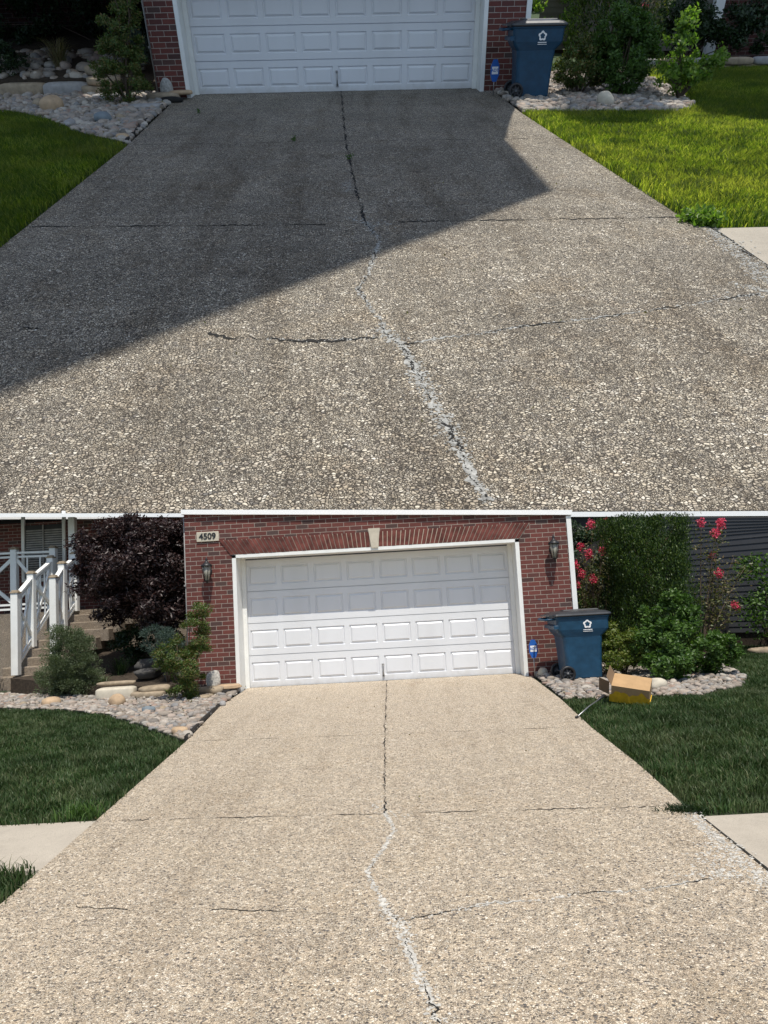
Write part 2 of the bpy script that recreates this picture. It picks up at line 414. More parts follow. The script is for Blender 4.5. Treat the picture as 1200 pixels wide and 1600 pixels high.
def text_mesh(txt, size, depth, align='CENTER', bold=0.):
    c = bpy.data.curves.new('t', 'FONT'); c.body = txt; c.size = size; c.extrude = depth; c.align_x = align; c.align_y = 'CENTER'; c.offset = bold
    o = bpy.data.objects.new('t', c); COL.objects.link(o)
    dg = bpy.context.evaluated_depsgraph_get(); me = bpy.data.meshes.new_from_object(o.evaluated_get(dg))
    bpy.data.objects.remove(o); return me

A = Place(MA_, SLA, KA); B = Place(MB_, SLB, 1.)
UP = Matrix.Rotation(PI/2, 4, 'X')        # text from xy plane to facing -y

# ------------------------------------------------------------------ materials
for P in (A, B):
    k = P.k; D = P is A; m = P.mats
    if D:
        m['drive'] = m_aggregate('aggregate_dirty', k, [(0, (.08, .07, .06)), (.16, (.26, .225, .18)), (.5, (.5, .43, .33)), (.8, (.68, .6, .47)), (1, (.9, .83, .7))], (.055, .046, .036), 58, .30, 1., (.05, .2))
        m['lawn'] = m_leaf('grass_blades_bright', [(.034, .07, .014), (.095, .165, .026), (.2, .29, .045), (.38, .42, .14)], trans=.74, tint=(1.85, 1.75, .6), dry=(.23, .25, .08))
        m['lawnbase'] = m_plain('lawn_soil', (.035, .06, .018), .9, .3)
    else:
        m['drive'] = m_aggregate('aggregate_clean', k, [(0, (.03, .03, .033)), (.19, (.08, .075, .078)), (.215, (.42, .33, .23)), (.5, (.66, .54, .40)), (.8, (.78, .665, .515)), (1, (.92, .85, .72))], (.43, .345, .25), 80, .06, .9, (.02, .14), stain=.22)
        m['lawn'] = m_leaf('grass_blades_deep', [(.020, .044, .013), (.032, .068, .017), (.05, .098, .024), (.09, .14, .05), (.18, .17, .09)], trans=.25, tint=(1.2, 1.4, .6), rough=.5, spec=.25, dry=(.10, .115, .055))
        m['lawnbase'] = m_plain('lawn_soil_dark', (.028, .04, .016), .9, .3)
    m['brick'] = m_brick('brick_front', k); m['brickside'] = m_brick('brick_side', k, 'y')
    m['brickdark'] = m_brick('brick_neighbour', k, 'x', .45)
    m['brickunit'] = m_plain('brick_unit', (.135, .045, .036), .85, .5, .004, k, .25, 7)
    m['white'] = m_plain('white_painted_steel', (.78, .79, .80), .38, .025, .0004, k, .5, 2)
    q = N('garage_door_paint'); s_ = q.n('SeparateXYZ'); q.l(q.co.outputs['Object'], s_.inputs[0])
    lowz = q.math('ADD', q.math('MULTIPLY', s_.outputs[2], 2.2), q.math('MULTIPLY', q.noise(3.5, detail=6, rough=.75), 1.1))
    c_ = q.mix(q.ramp(lowz, [(.42, .55), (.85, 0)]), (.67, .68, .70), (.42, .39, .34))
    c_ = q.mix(q.ramp(q.noise(1.2, q.mp((1.5, 1, .3)), detail=5), [(.45, 0), (.75, .35)]), c_, (.55, .55, .55))
    q.bsdf(c_, q.ramp(q.noise(2), [(.3, .32), (.7, .5)]), q.bump(q.noise(1.4, detail=2), .35, .012*k), spec=.5); m['doorpaint'] = q.m
    m['trim'] = m_plain('white_trim', (.76, .76, .73), .5, .05, .0006, k, .4, 5)
    m['cream'] = m_plain('cream_cast_stone', (.5, .45, .36), .8, .12, .002, k)
    m['coping'] = m_plain('white_coping', (.86, .86, .85), .6, .02, .001, k)
    m['black'] = m_plain('black_plastic', (.018, .018, .02), .42, .2, .0006, k)
    m['gap'] = m_plain('dark_joint', (.014, .013, .012), .95, .3)
    m['patch'] = m_plain('pale_patch', (.47, .45, .41) if not D else (.33, .325, .305), .9, .4, .002, k, .2, 30)
    m['bin'] = m_plain('blue_bin_plastic', (.010, .05, .098), .42, .22, .0012, k, .4, 7)
    m['lid'] = m_plain('dark_lid_plastic', (.03, .032, .036), .38, .15, .0005, k, .5, 5)
    m['rock'] = m_rocks('river_stones', k, [(.12, .11, .10), (.3, .25, .2), (.2, .2, .2), (.36, .28, .22), (.33, .31, .28), (.17, .13, .10), (.46, .42, .36), (.26, .17, .13)])
    m['tan'] = m_plain('tan_boulder', (.42, .3, .19), .8, .22, .006, k, .3, 8)
    m['slate'] = m_plain('dark_slate', (.085, .08, .075), .85, .3, .006, k, .25, 9)
    m['grey'] = m_plain('grey_stone', (.3, .29, .28), .85, .25, .006, k, .3, 8)
    m['ledge'] = m_plain('ledge_stone', (.3, .24, .17), .9, .3, .008, k, .25, 9)
    m['bluestone'] = m_plain('blue_grey_stone', (.17, .2, .22), .8, .2, .005, k, .3, 8)
    m['soil'] = m_plain('mulch_soil', (.05, .038, .028), .95, .4, .01, k, .2, 20)
    m['edge'] = m_plain('black_edging', (.02, .018, .017), .7, .3, .001, k)
    m['walk'] = m_concrete('sidewalk_concrete', (.50, .445, .37) if not D else (.42, .375, .31), k)
    m['step'] = m_aggregate('step_aggregate', k, [(0, (.1, .08, .07)), (.5, (.3, .24, .18)), (1, (.45, .38, .3))], (.2, .16, .12), 60, .3, .6, stain=.2)
    m['siding'] = m_siding('grey_siding', (.045, .047, .052) if not D else (.2, .185, .16), k)
    m['wood'] = m_plain('bark', (.09, .065, .045), .9, .3, .01, k)
    m['signblue'] = m_plain('blue_enamel', (.02, .11, .42), .35, .08, .0003, k)
    m['signwhite'] = m_plain('white_print', (.8, .8, .8), .5, .02)
    m['metal'] = m_plain('dull_metal', (.35, .35, .35), .4, .1, .0005, k, metal=.8)

# ------------------------------------------------------------------ builders
DW = 2.44
def garage_door(P, parent, sec):
    """four sections of eight raised panels"""
    k = P.mats; t = .0
    door = MB(); W = 2*DW; g = .006
    pitch = .605; x0 = -pitch*4
    for s in range(4):
        z0, z1 = s*sec+g, (s+1)*sec-g
        # grid lines of the section face, panels sunk with bevels
        zs = [z0, z0+.19*sec, z1-.2*sec, z1]
        xs = [-DW]
        for i in range(8): xs += [x0+i*pitch+.045, x0+(i+1)*pitch-.045]
        xs += [DW]
        F_ = 0.
        for i in range(len(xs)-1):
            for j in range(3):
                a, b, c, d = xs[i], xs[i+1], zs[j], zs[j+1]
                if i % 2 == 1 and j == 1:
                    r = [(a, b, c, d, F_)]
                    for q, yy in ((.0, .0), (.008, .016), (.02, .017), (.05, -.004)): r.append((a+q, b-q, c+q, d-q, yy))
                    for (A0, B0, C0, D0, y0), (A1, B1, C1, D1, y1) in zip(r[:-1], r[1:]):
                        o_ = [(A0, y0, C0), (B0, y0, C0), (B0, y0, D0), (A0, y0, D0)]; n_ = [(A1, y1, C1), (B1, y1, C1), (B1, y1, D1), (A1, y1, D1)]
                        if A0 != A1: door.add(o_+n_, [(q, (q+1) % 4, 4+(q+1) % 4, 4+q) for q in range(4)])
                    A1, B1, C1, D1, y1 = r[-1]; door.add([(A1, y1, C1), (B1, y1, C1), (B1, y1, D1), (A1, y1, D1)], [(0, 1, 2, 3)])
                else:
                    door.add([(a, F_, c), (b, F_, c), (b, F_, d), (a, F_, d)], [(0, 1, 2, 3)])
        for z in (z0, z1): door.add([(-DW, 0, z), (DW, 0, z), (DW, .02, z), (-DW, .02, z)], [(0, 1, 2, 3)])
    door.box(-DW, DW, .022, .05, 0, 4*sec)
    d = part(parent, 'garage_door', door, k['doorpaint'])
    h = MB().tube([(0.02, -.02, .1), (.02, -.045, .13), (.02, -.045, .27), (.02, -.02, .3)], .012, 8)
    h.cbox(0., .04, -.022, 0., .08, .12, .004); h.cbox(0., .04, -.022, 0., .28, .32, .004)
    part(d, 'handle', h, k['metal'])
    s_ = MB().box(-DW, DW, -.03, -.004, -.012, .012)
    part(d, 'weather_seal', s_, k['black'])
    return d

def house(P, sec, label, ztl, ztr, xl, xr, deep, full=True):
    """garage front: brick piers, lintel of angled bricks, reveals, door"""
    k = P.mats; yw = -.46; zt = 4*sec+.02
    h = P.thing('brick_house', label, 'house')
    wm = MB(); D2 = DW+.115
    zt_ = lambda x: ztl+(ztr-ztl)*(x-xl)/(xr-xl)
    def slab(x0, x1, z0, y0, y1):
        wm.add([(x0, y0, z0), (x1, y0, z0), (x1, y0, zt_(x1)), (x0, y0, zt_(x0)), (x0, y1, z0), (x1, y1, z0), (x1, y1, zt_(x1)), (x0, y1, zt_(x0))],
               [(0, 1, 2, 3), (5, 4, 7, 6), (4, 0, 3, 7), (1, 5, 6, 2), (3, 2, 6, 7), (4, 5, 1, 0)])
    slab(xl, -D2, -.3, yw, .1); slab(D2, xr, -.3, yw, .1); slab(-D2, D2, zt+.06, yw, .1)
    part(h, 'wall', wm, k['brick'])
    sd = MB().add([(xl-.002, yw+.002, -.3), (xl-.002, deep, -.3), (xl-.002, deep, zt_(xl)), (xl-.002, yw+.002, zt_(xl))], [(0, 1, 2, 3)])
    part(h, 'side_wall', sd, k['brickside'])
    sd = MB().add([(xr+.002, yw+.002, -.3), (xr+.002, deep, -.3), (xr+.002, deep, zt_(xr)), (xr+.002, yw+.002, zt_(xr))], [(0, 1, 2, 3)])
    part(h, 'side_wall', sd, k['brickside'])
    # frame: white jambs lining the reveal and head
    fr = MB()
    for s in (-1, 1):
        a, b = sorted((s*D2, s*(DW+.045))); fr.box(a+.001, b-.001, yw-.012, -.001, -.05, zt+.055)
        a, b = sorted((s*(DW+.044), s*(DW-.03))); fr.box(a, b, -.07, -.012, -.03, zt)
    fr.box(-D2+.001, D2-.001, yw-.012, -.001, zt+.001, zt+.058)
    part(h, 'door_frame', fr, k['trim'])
    garage_door(P, h, sec)
    if full:
        # jack arch of angled bricks, one mesh, with a cream keystone
        R = rng(5); ar = (MB(), MB()); z0, z1 = zt+.062, zt+.33; n = 68; X = D2+.02
        for i in range(n):
            x0 = -X+2*X*i/n; x1 = -X+2*X*(i+1)/n-.012
            if abs((x0+x1)/2) < .085: continue
            fan = lambda x: x*(1+.075)
            st = -.012-.006*R.random()
            ar[x0 > 0].add([(x0, yw+st, z0+.004*R.random()), (x1, yw+st, z0+.004*R.random()), (fan(x1), yw+st, z1), (fan(x0), yw+st, z1),
                    (x0, yw+.01, z0), (x1, yw+.01, z0), (fan(x1), yw+.01, z1), (fan(x0), yw+.01, z1)],
                   [(0, 1, 2, 3), (4, 0, 3, 7), (1, 5, 6, 2), (3, 2, 6, 7), (4, 5, 1, 0)])
        for q in ar: part(h, 'brick_arch', q, k['brickunit'])
        mo = MB().add([(-X, yw-.004, z0), (X, yw-.004, z0), (X*1.075, yw-.004, z1), (-X*1.075, yw-.004, z1)], [(0, 1, 2, 3)])
        part(h, 'arch_mortar', mo, k['cream'])
        ks = MB(); 
        ks.loft([[(-.06, yw-.04, z0-.02), (.06, yw-.04, z0-.02), (.105, yw-.04, z1+.06), (-.105, yw-.04, z1+.06)], [(-.06, yw-.002, z0-.02), (.06, yw-.002, z0-.02), (.105, yw-.002, z1+.06), (-.105, yw-.002, z1+.06)]])
        part(h, 'keystone', ks, k['cream'])
        cp = MB(); a, b = xl-.04, xr+.05; T = .085
        cp.add([(a, yw-.06, zt_(a)), (b, yw-.06, zt_(b)), (b, yw-.06, zt_(b)+T), (a, yw-.06, zt_(a)+T), (a, .16, zt_(a)), (b, .16, zt_(b)), (b, .16, zt_(b)+T), (a, .16, zt_(a)+T)],
               [(0, 1, 2, 3), (5, 4, 7, 6), (4, 0, 3, 7), (1, 5, 6, 2), (3, 2, 6, 7), (4, 5, 1, 0)])
        part(h, 'coping', cp, k['coping'])
        # house number
        L = Matrix.Translation((-2.975, yw, 2.765))
        pl = part(h, 'number_plaque', MB().cbox(-.2, .2, -.025, 0, -.085, .085, .006), k['cream'], L)
        tm = text_mesh('4509', .165, .004, bold=.004); part(pl, 'digits', tm, k['black'], Matrix.Translation((.0, -.03, 0)) @ UP @ Matrix.Scale(.92, 4))
        for x, z in ((-2.97, 2.12), (3.13, 2.17)): lantern(P, h, x, yw, z)
    # corner board / downspout
    ds = MB()
    ds.box(xr-.055, xr+.028, yw-.03, yw+.06, -.02, zt_(xr)-.01)
    part(h, 'corner_trim', ds, k['trim'])
    dp = MB().tube([(xl-.03, yw+.1, .04), (xl-.03, yw+.1, zt_(xl)-.05)], .02, 8)
    for z in (.7, 1.9): dp.box(xl-.06, xl-.001, yw+.06, yw+.14, z, z+.03)
    part(h, 'downspout', dp, k['grey'])
    return h

def lantern(P, h, x, y, z):
    L = Matrix.Translation((x, y, z)); k = P.mats; c = Matrix.Translation((0, -.17, 0))
    b = MB().lathe([(.0, -.0), (.055, .0), (.055, .012), (.03, .03), (0, .03)], 16, Matrix.Translation((0, 0, .02)) @ Matrix.Rotation(PI/2, 4, 'X'))
    b.tube([(0, -.01, .02), (0, -.06, -.10), (0, -.12, -.17), (0, -.17, -.15)], .012, 8)
    b.lathe([(0, -.20), (.012, -.19), (.02, -.165), (.045, -.15), (.05, -.14), (0, -.14)], 12, c)
    b.lathe([(0, .115), (.10, .105), (.102, .118), (.07, .15), (.045, .165), (.03, .185), (.018, .2), (.026, .22), (.012, .245), (.006, .275), (0, .28)], 12, c)
    for j in range(6):
        a = 2*PI*j/6; b.tube([(math.cos(a)*.05, -.17+math.sin(a)*.05, -.142), (math.cos(a)*.088, -.17+math.sin(a)*.088, .108)], .006, 5)
    lt = part(h, 'wall_lantern', b, k['black'], L)
    gl = MB().lathe([(.04, -.138), (.078, .105)], 12, c)
    m = P.mats.get('lglass')
    if not m:
        q = N('lantern_glass'); q.bsdf((.42, .4, .33), .15, spec=.6).inputs['Transmission Weight'].default_value = .35; m = P.mats['lglass'] = q.m
    part(lt, 'glass', gl, m)

def rrect(d, w_, z, r, n=4, ox=0.):
    out = []
    for cx, cy, a0 in ((d/2-r, w_/2-r, 0), (-d/2+r, w_/2-r, PI/2), (-d/2+r, -w_/2+r, PI), (d/2-r, -w_/2+r, 1.5*PI)):
        for i in range(n+1):
            a = a0+PI/2*i/n; out.append((cx+r*math.cos(a)+ox, cy+r*math.sin(a), z))
    return out
def trash_bin(P, loc, rz, label, sc=1.):
    k = P.mats; t = P.thing('trash_bin', label, 'bin', L=Matrix.Translation(loc) @ Matrix.Rotation(rz, 4, 'Z') @ Matrix.Scale(sc, 4))
    b = MB(); R_ = [(.56, .50, .02, .05, .02), (.58, .52, .05, .06, .02), (.62, .55, .5, .06, .02), (.66, .57, .70, .06, .02), (.80, .62, .78, .06, .03), (.84, .64, .82, .05, .03), (.86, .66, 1.0, .05, .03), (.88, .68, 1.005, .05, .03), (.89, .69, 1.03, .05, .03), (.86, .66, 1.032, .05, .03)]
    b.loft([rrect(d, w_, z, r, 4, ox) for d, w_, z, r, ox in R_], smooth=False)
    # ribs under the rim and the wheel arch
    b.cbox(-.44, -.36, -.33, .33, .84, .9, .01)
    body = part(t, 'body', b, k['bin'])
    l = MB()
    l.loft([rrect(.93, .72, 1.035, .06, 4, .03), rrect(.95, .74, 1.05, .06, 4, .03), rrect(.93, .72, 1.075, .06, 4, .03), rrect(.8, .6, 1.105, .08, 4, .04), rrect(.3, .4, 1.125, .08, 4, .06)])
    l.box(-.5, -.38, -.3, .3, 1.045, 1.065)
    l.cbox(-.22, .38, -.09, .09, 1.10, 1.135, .012)
    part(t, 'lid', l, k['lid'])
    hd = MB()
    hd.tube([(-.40, -.27, 1.0), (-.53, -.27, .995), (-.55, -.25, .99), (-.55, .25, .99), (-.53, .27, .995), (-.40, .27, 1.0)], .018, 8)
    part(t, 'handle', hd, k['bin'])
    for s in (-1, 1):
        M = Matrix.Translation((-.27, s*.30, .125)) @ Matrix.Rotation(PI/2, 4, 'X')
        wb = MB().lathe([(.085, -.03), (.115, -.03), (.125, -.018), (.125, .018), (.115, .03), (.085, .03), (.085, -.03)], 28, M)
        wh = part(t, 'wheel', wb, k['black'])
        rb = MB().lathe([(0, -.03), (.028, -.03), (.028, .03), (0, .03)], 14, M); 
        for j in range(7):
            rb.box(.02, .088, -.008, .008, -.018, .018, M @ Matrix.Rotation(2*PI*j/7, 4, 'Z'))
        rb.lathe([(.0, -.006), (.088, -.006), (.088, .006), (0, .006)], 24, M)
        part(wh, 'rim', rb, k['lid'])
    part(t, 'axle', MB().tube([(-.27, -.28, .125), (-.27, .28, .125)], .012, 8), k['metal'])
    # emblem: a ring of five curled figures above two lines of small print
    em = MB(); cx, cz, yy = .1, .90, -.330
    for j in range(5):
        a = PI/2+2*PI*j/5; px, pz = cx+.055*math.cos(a), cz+.055*math.sin(a)
        em.add([(px+.017*math.cos(q*2*PI/12), yy, pz+.017*math.sin(q*2*PI/12)) for q in range(12)], [tuple(range(12))])
        for s in (-1, 1):
            for q in range(4):
                a1 = a+s*(.22+q*.11); a2 = a+s*(.22+(q+1)*.11); r1, r2 = .056-.004*q, .056-.004*(q+1); w1, w2 = .012, .011
                p_ = [(cx+(r1-w1)*math.cos(a1), yy, cz+(r1-w1)*math.sin(a1)), (cx+(r1+w1)*math.cos(a1), yy, cz+(r1+w1)*math.sin(a1)), (cx+(r2+w2)*math.cos(a2), yy, cz+(r2+w2)*math.sin(a2)), (cx+(r2-w2)*math.cos(a2), yy, cz+(r2-w2)*math.sin(a2))]
                em.add(p_, [(0, 1, 2, 3)])
    part(t, 'emblem', em, k['signwhite']); em = MB()
    R = rng(3)
    for row, (zz, hh, half) in enumerate(((.803, .014, .07), (.78, .008, .075))):
        x = cx-half
        while x < cx+half:
            wd = .006+.008*R.random(); em.add([(x, yy+.004, zz), (x+wd, yy+.004, zz), (x+wd, yy+.004, zz+hh), (x, yy+.004, zz+hh)], [(0, 1, 2, 3)]); x += wd+.003
    part(t, 'print', em, k['signwhite'])
    return t

def yard_sign(P, loc, label, rz=0., h=.5, yaw=0.):
    k = P.mats; t = P.thing('security_sign', label, 'sign', loc, rz)
    part(t, 'stake', MB().tube([(0, 0, -.05), (0, 0, h)], .008, 6), k['metal'])
    o = [(.075*sx, sz) for sx, sz in ((-.45, -.155), (.45, -.155), (1, -.06), (1, .06), (.45, .155), (-.45, .155), (-1, .06), (-1, -.06))]
    f = MB().loft([[(x, -.012, z+h) for x, z in o], [(x, -.006, z+h) for x, z in o]])
    fc = part(t, 'sign_face', f, k['signblue'])
    part(fc, 'white_band', MB().add([(-.055, -.0145, h-.05), (.055, -.0145, h-.05), (.055, -.0145, h+.055), (-.055, -.0145, h+.055)], [(0, 1, 2, 3)]), k['signwhite'])
    part(fc, 'lettering', text_mesh('ADT', .062, .001, bold=.001), k['signblue'], Matrix.Translation((0, -.016, h+.002)) @ UP)
    return t

def stone(P, name, x, y, dims, mat, label, seed, z=None, cat='rock', rz=None, rough=.12, blocky=.85, group=None):
    me = boulder_mesh(seed, *dims, rough=rough, blocky=blocky)
    zz = (P.g(x, y) if z is None else z)+dims[2]*.72
    return P.put(name, me, mat, (x, y, zz), rng(seed).random()*6 if rz is None else rz, label, cat, group)

def branches(P, parent, base, tips, r, R, mat, wig=.06):
    for tp in tips:
        b = Vector(base); t = Vector(tp); pts = [b]; L = (t-b).length
        for i in range(1, 6):
            q = b.lerp(t, i/5); q.z += L*.12*math.sin(PI*i/5); pts.append(q+Vector(R.normal(0, wig*.3*L, 3))*(1 if i < 5 else 0))
        parent.tube(pts, [r*(1-.8*i/5) for i in range(6)], 6)

def shrub(P, name, label, cat, loc, ells, n, size, mat, seed, clump=.12, ncl=60, shell=.5, asp=.45, up=.5, stems=7, ztop=None, zbot=None, partname='foliage', r=.015, fold=.25, dirs=False, group=None):
    R = rng(seed); t = P.thing(name, label, cat, loc, 0, group)
    C, O = crown_points(ells, n, R, clump, ncl, shell, ztop, zbot)
    part(t, partname, leaves_mesh(partname, C, size, R, asp, up, fold, O, dirs=O*.8 if dirs else None), mat)
    st = MB(); tips = [tuple(C[i]) for i in R.integers(0, len(C), stems)]
    branches(P, st, (0, 0, -.03), tips, r, R, mat); part(t, 'stem', st, P.mats['wood'])
    return t

def blades_plant(P, name, label, loc, n, h, spread, mat, seed, wd=.012):
    R = rng(seed); pts = R.normal(0, .04, (n, 2)); V = []; L = []; Fc = []
    a = R.random(n)*2*PI; S_ = 6; vs = []; fs = []
    for i in range(n):
        H = h*(.6+.5*R.random()); rr = spread*(.5+.7*R.random()); px, py = -math.sin(a[i]), math.cos(a[i]); b = len(vs)
        for j in range(S_):
            t = j/(S_-1); q = wd*(1-t**1.5)*.5+.0005; x = pts[i, 0]+math.cos(a[i])*rr*t**1.3; y = pts[i, 1]+math.sin(a[i])*rr*t**1.3; z = H*(1.9*t-1.15*t*t)
            vs += [(x+px*q, y+py*q, z), (x-px*q, y-py*q, z)]
        fs += [(b+2*j, b+2*j+1, b+2*j+3, b+2*j+2) for j in range(S_-1)]
    t = P.thing(name, label, 'plant', loc)
    part(t, 'foliage', MB().add(vs, fs), mat); return t

def arborvitae(P, label, loc, rx, ry, H, n, seed, mats, ztop=None, size=.05, fade=1.6):
    """column built of upright flat sprays with dark gaps between them"""
    R = rng(seed); t = P.thing('arborvitae_tree', label, 'tree', loc)
    ns = n//70; z = R.random(ns)*H; a = R.random(ns)*2*PI
    lob = .5+.5*np.sin(a*5+1.8*np.sin(z*1.7)+.5*z)
    prof = np.clip(.80+.42*z, 0, 1)*(np.ones(ns) if ztop is not None else np.clip((H-z)/fade, .05, 1)**.5)
    r = prof*(.62+.30*lob+.22*(R.random(ns)-.45)+.09*np.sin(z*3.1+a*2)+.05*np.sin(z*8+a*5))*(1-.45*R.random(ns)**3)
    cc = np.stack([np.cos(a)*r*rx, np.sin(a)*r*ry, z], 1)
    idx = R.integers(0, ns, n); up = R.random(n)
    sp = .035+.055*np.sin(PI*np.clip(up*.9+.1, 0, 1)); hh = (.20+.14*R.random(ns))[idx]
    ta = a[idx]+R.normal(0, .25, n)
    C = cc[idx]+np.stack([np.cos(ta)*up*.07, np.sin(ta)*up*.07, up*hh], 1)+R.normal(0, 1, (n, 3))*sp[:, None]*np.array([.8, .8, .4])
    O = np.stack([np.cos(a[idx]), np.sin(a[idx]), .2+0*up], 1)
    if ztop is not None:
        k = C[:, 2] < ztop(C[:, 0])-.06*R.random(n); C, O = C[k], O[k]
    d = O*.35+np.array([0, 0, .9])
    part(t, 'crown', leaves_mesh('crown', C, size, R, .38, .5, .2, O, dirs=d), mats)
    tr = MB().tube([(0, 0, -.1), (.02, 0, .6), (0, .02, min(H, 3)*.75)], [.09, .07, .03], 10)
    for j in range(14):
        zz = .3+.15*j; aa = j*2.4; zz = min(zz, H*.8)
        tr.tube([(0, 0, zz*.8), (math.cos(aa)*rx*.4, math.sin(aa)*ry*.4, zz), (math.cos(aa)*rx*.7, math.sin(aa)*ry*.7, zz+.3)], [.025, .015, .006], 5)
    part(t, 'trunk', tr, P.mats['wood']); return t

def myrtle(P, label, loc, tips, seed, ztop, lm, fm, nleaf=150):
    R = rng(seed); t = P.thing('crape_myrtle', label, 'shrub', loc)
    st = MB(); C = []; FF = []
    for (x, y, z, fl) in tips:
        Fl = []; FF.append(Fl)
        b = Vector((0, 0, 0)); e = Vector((x, y, z)); m = b.lerp(e, .5)+Vector((R.normal(0, .06), R.normal(0, .06), .25*abs(x)))
        pts = [b*(1-u)*(1-u)+m*2*u*(1-u)+e*u*u for u in np.linspace(0, 1, 9)]; st.tube(pts, list(np.linspace(.018, .004, 9)), 6)
        for i in range(nleaf):
            u = .35+.65*R.random(); p = b*(1-u)*(1-u)+m*2*u*(1-u)+e*u*u; C.append(np.array(p)+R.normal(0, .075, 3))
        if fl:
            for i in range(int(170*fl)):
                g = R.normal(0, 1, 3); g /= np.linalg.norm(g); Fl.append(np.array([x, y, z])+g*R.random()**.5*np.array([.075, .075, .10])*(.7+.5*fl))
    C = np.array(C); C = C[C[:, 2]+loc[2] < ztop(C[:, 0]+loc[0])]
    part(t, 'foliage', leaves_mesh('foliage', C, .06, R, .5, .2, .2), lm)
    for Fl in FF:
        if not Fl: continue
        Fl = np.array(Fl); Fl = Fl[Fl[:, 2]+loc[2] < ztop(Fl[:, 0]+loc[0])]
        if len(Fl): part(t, 'flower_cluster', leaves_mesh('flower_cluster', Fl, .032, R, .8, .1, .5), fm)
    part(t, 'stem', st, P.mats['wood']); return t

LF = dict(
    green=m_leaf('leaf_green', [(.035, .075, .015), (.065, .13, .025), (.12, .2, .045)]),
    lime=m_leaf('leaf_lime', [(.07, .11, .02), (.13, .17, .03), (.2, .2, .05)], trans=.4),
    sunny=m_leaf('leaf_sunny', [(.09, .17, .03), (.17, .27, .05), (.26, .33, .09)], trans=.5),
    grey=m_leaf('leaf_greygreen', [(.06, .085, .04), (.10, .13, .065), (.15, .18, .10)], trans=.2),
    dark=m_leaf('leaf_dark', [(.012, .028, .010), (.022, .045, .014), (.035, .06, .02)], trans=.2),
    blue=m_leaf('leaf_juniper', [(.04, .07, .06), (.07, .11, .09), (.11, .15, .12)], trans=.15),
    nandina=m_leaf('leaf_nandina', [(.04, .08, .02), (.07, .12, .025), (.13, .15, .035), (.16, .10, .04)], trans=.3),
    arbor=m_leaf('leaf_arborvitae', [(.010, .026, .005), (.02, .048, .008), (.045, .085, .012), (.11, .155, .022)], trans=.25, tint=(1.2, 1.5, .4)),
    maple=m_leaf('leaf_maple', [(.016, .009, .010), (.026, .013, .013), (.042, .022, .02), (.085, .055, .05)], trans=.15, tint=(1.4, .7, .6), rough=.45, spec=.4),
    pink=m_leaf('petal_pink', [(.55, .04, .10), (.75, .09, .17), (.8, .2, .25)], trans=.3, tint=(1.2, .6, .7)),
    bronze=m_leaf('leaf_bronze', [(.07, .09, .03), (.13, .13, .05), (.2, .14, .08)], trans=.3),
    dry=m_leaf('leaf_dry', [(.16, .12, .06), (.24, .2, .10), (.1, .12, .04)], trans=.3))

# ================================================================== LOWER LOT
P = B; k = P.mats; zf = lambda x, y: SLB*y
ZT = lambda x: 2.985-.0585*x            # top line of everything that backs onto the terrace, at the garage wall
def ZTY(x, y):                          # the same top line carried back to depth y
    D0, D = 12.617, y+12.947; x0 = .351+(x-.351)*D0/D
    return 1.464+(ZT(x0)-1.464)*D/D0
lip = lambda X: (X, -12.535-.064*X)
def off(dz): return lambda x, y: P.sl*y+dz
def setting(P):
    k = P.mats
    if P is B:
        poly = [(-24, -30), (24, -30), (24, 4.3), (-24, 4.3)]
    else:
        poly = [lip(-30), lip(30), (60, 90), (-60, 90)]
    P.put('ground', sheet(poly, off(-.02)), k['lawnbase'], kind='structure')
setting(B)
drB = [(-2.45, .06), (-2.46, -2.0), (-2.22, -4.56), (-2.06, -7.4), (-2.0, -8.4), (-1.98, -8.9), (-1.95, -16), (2.3, -16), (2.28, -8.9), (2.31, -7.96), (2.30, -7.76), (2.37, -6.64), (2.41, -4.93), (2.52, -3.1), (2.6, -.2), (2.45, .06)]
P.put('driveway', sheet(drB, off(.012), .12), k['drive'], kind='structure')
R = rng(11)
def joints(P, lines, wd, name='joint'):
    R = rng(77); b = MB()
    for pts, w_, gp in lines:
        c = crack_mesh(pts, w_*wd, off(.012), R, gap=gp); b.add(c.v, c.f)
    P.put(name, b, P.mats['gap'], kind='structure')
cenB = [(0.07, -0.01), (0.12, -4.8), (0.15, -6.67), (0.17, -7.61)]
crkB = [(0.17, -7.61), (0.24, -7.95), (0.17, -8.32), (0.08, -8.65), (0.13, -8.88), (0.18, -9.04), (0.19, -9.16), (0.28, -9.34), (0.31, -9.59), (0.35, -9.8), (0.41, -10.05), (0.46, -10.4), (.5, -11)]
crkB2 = [(-0.73, -9.06), (-0.49, -9.1), (-0.31, -9.14), (-0.07, -9.18), (0.16, -9.16)]
crkB3 = [(0.28, -9.3), (0.52, -9.22), (0.75, -9.15), (1.02, -9.14), (1.27, -9.08), (1.53, -9.09), (1.94, -8.99)]
joints(P, [(cenB, .012, 0), ([(-2.22, -4.58), (0.12, -4.76), (2.41, -4.93)], .010, .15), ([(-2.05, -7.43), (.17, -7.61), (2.29, -7.77)], .012, .2),
           ([(-2.44, -.02), (2.5, -.02)], .016, 0), (crkB[5:], .009, .55), (crkB2, .008, .4), (crkB3, .007, .4), ([(-1.95, -8.9), (-1.59, -8.93), (-1.2, -9.01)], .006, .8), (crkB[:6], .003, .95)], 1.)
def patches(P, name, runs, size):
    for i, (pts, sp, n) in enumerate(runs):
        if len(pts) > 4: P.put('crack_filler', crack_mesh(pts, sp*1.3, off(.0105), rng(260+i), gap=.6, step=.018, jit=.009), P.mats['patch'], kind='structure')
        P.put(name, flakes_mesh(name, pts, off(.012), sp, n, size, rng(200+i)), P.mats['patch'], kind='structure')
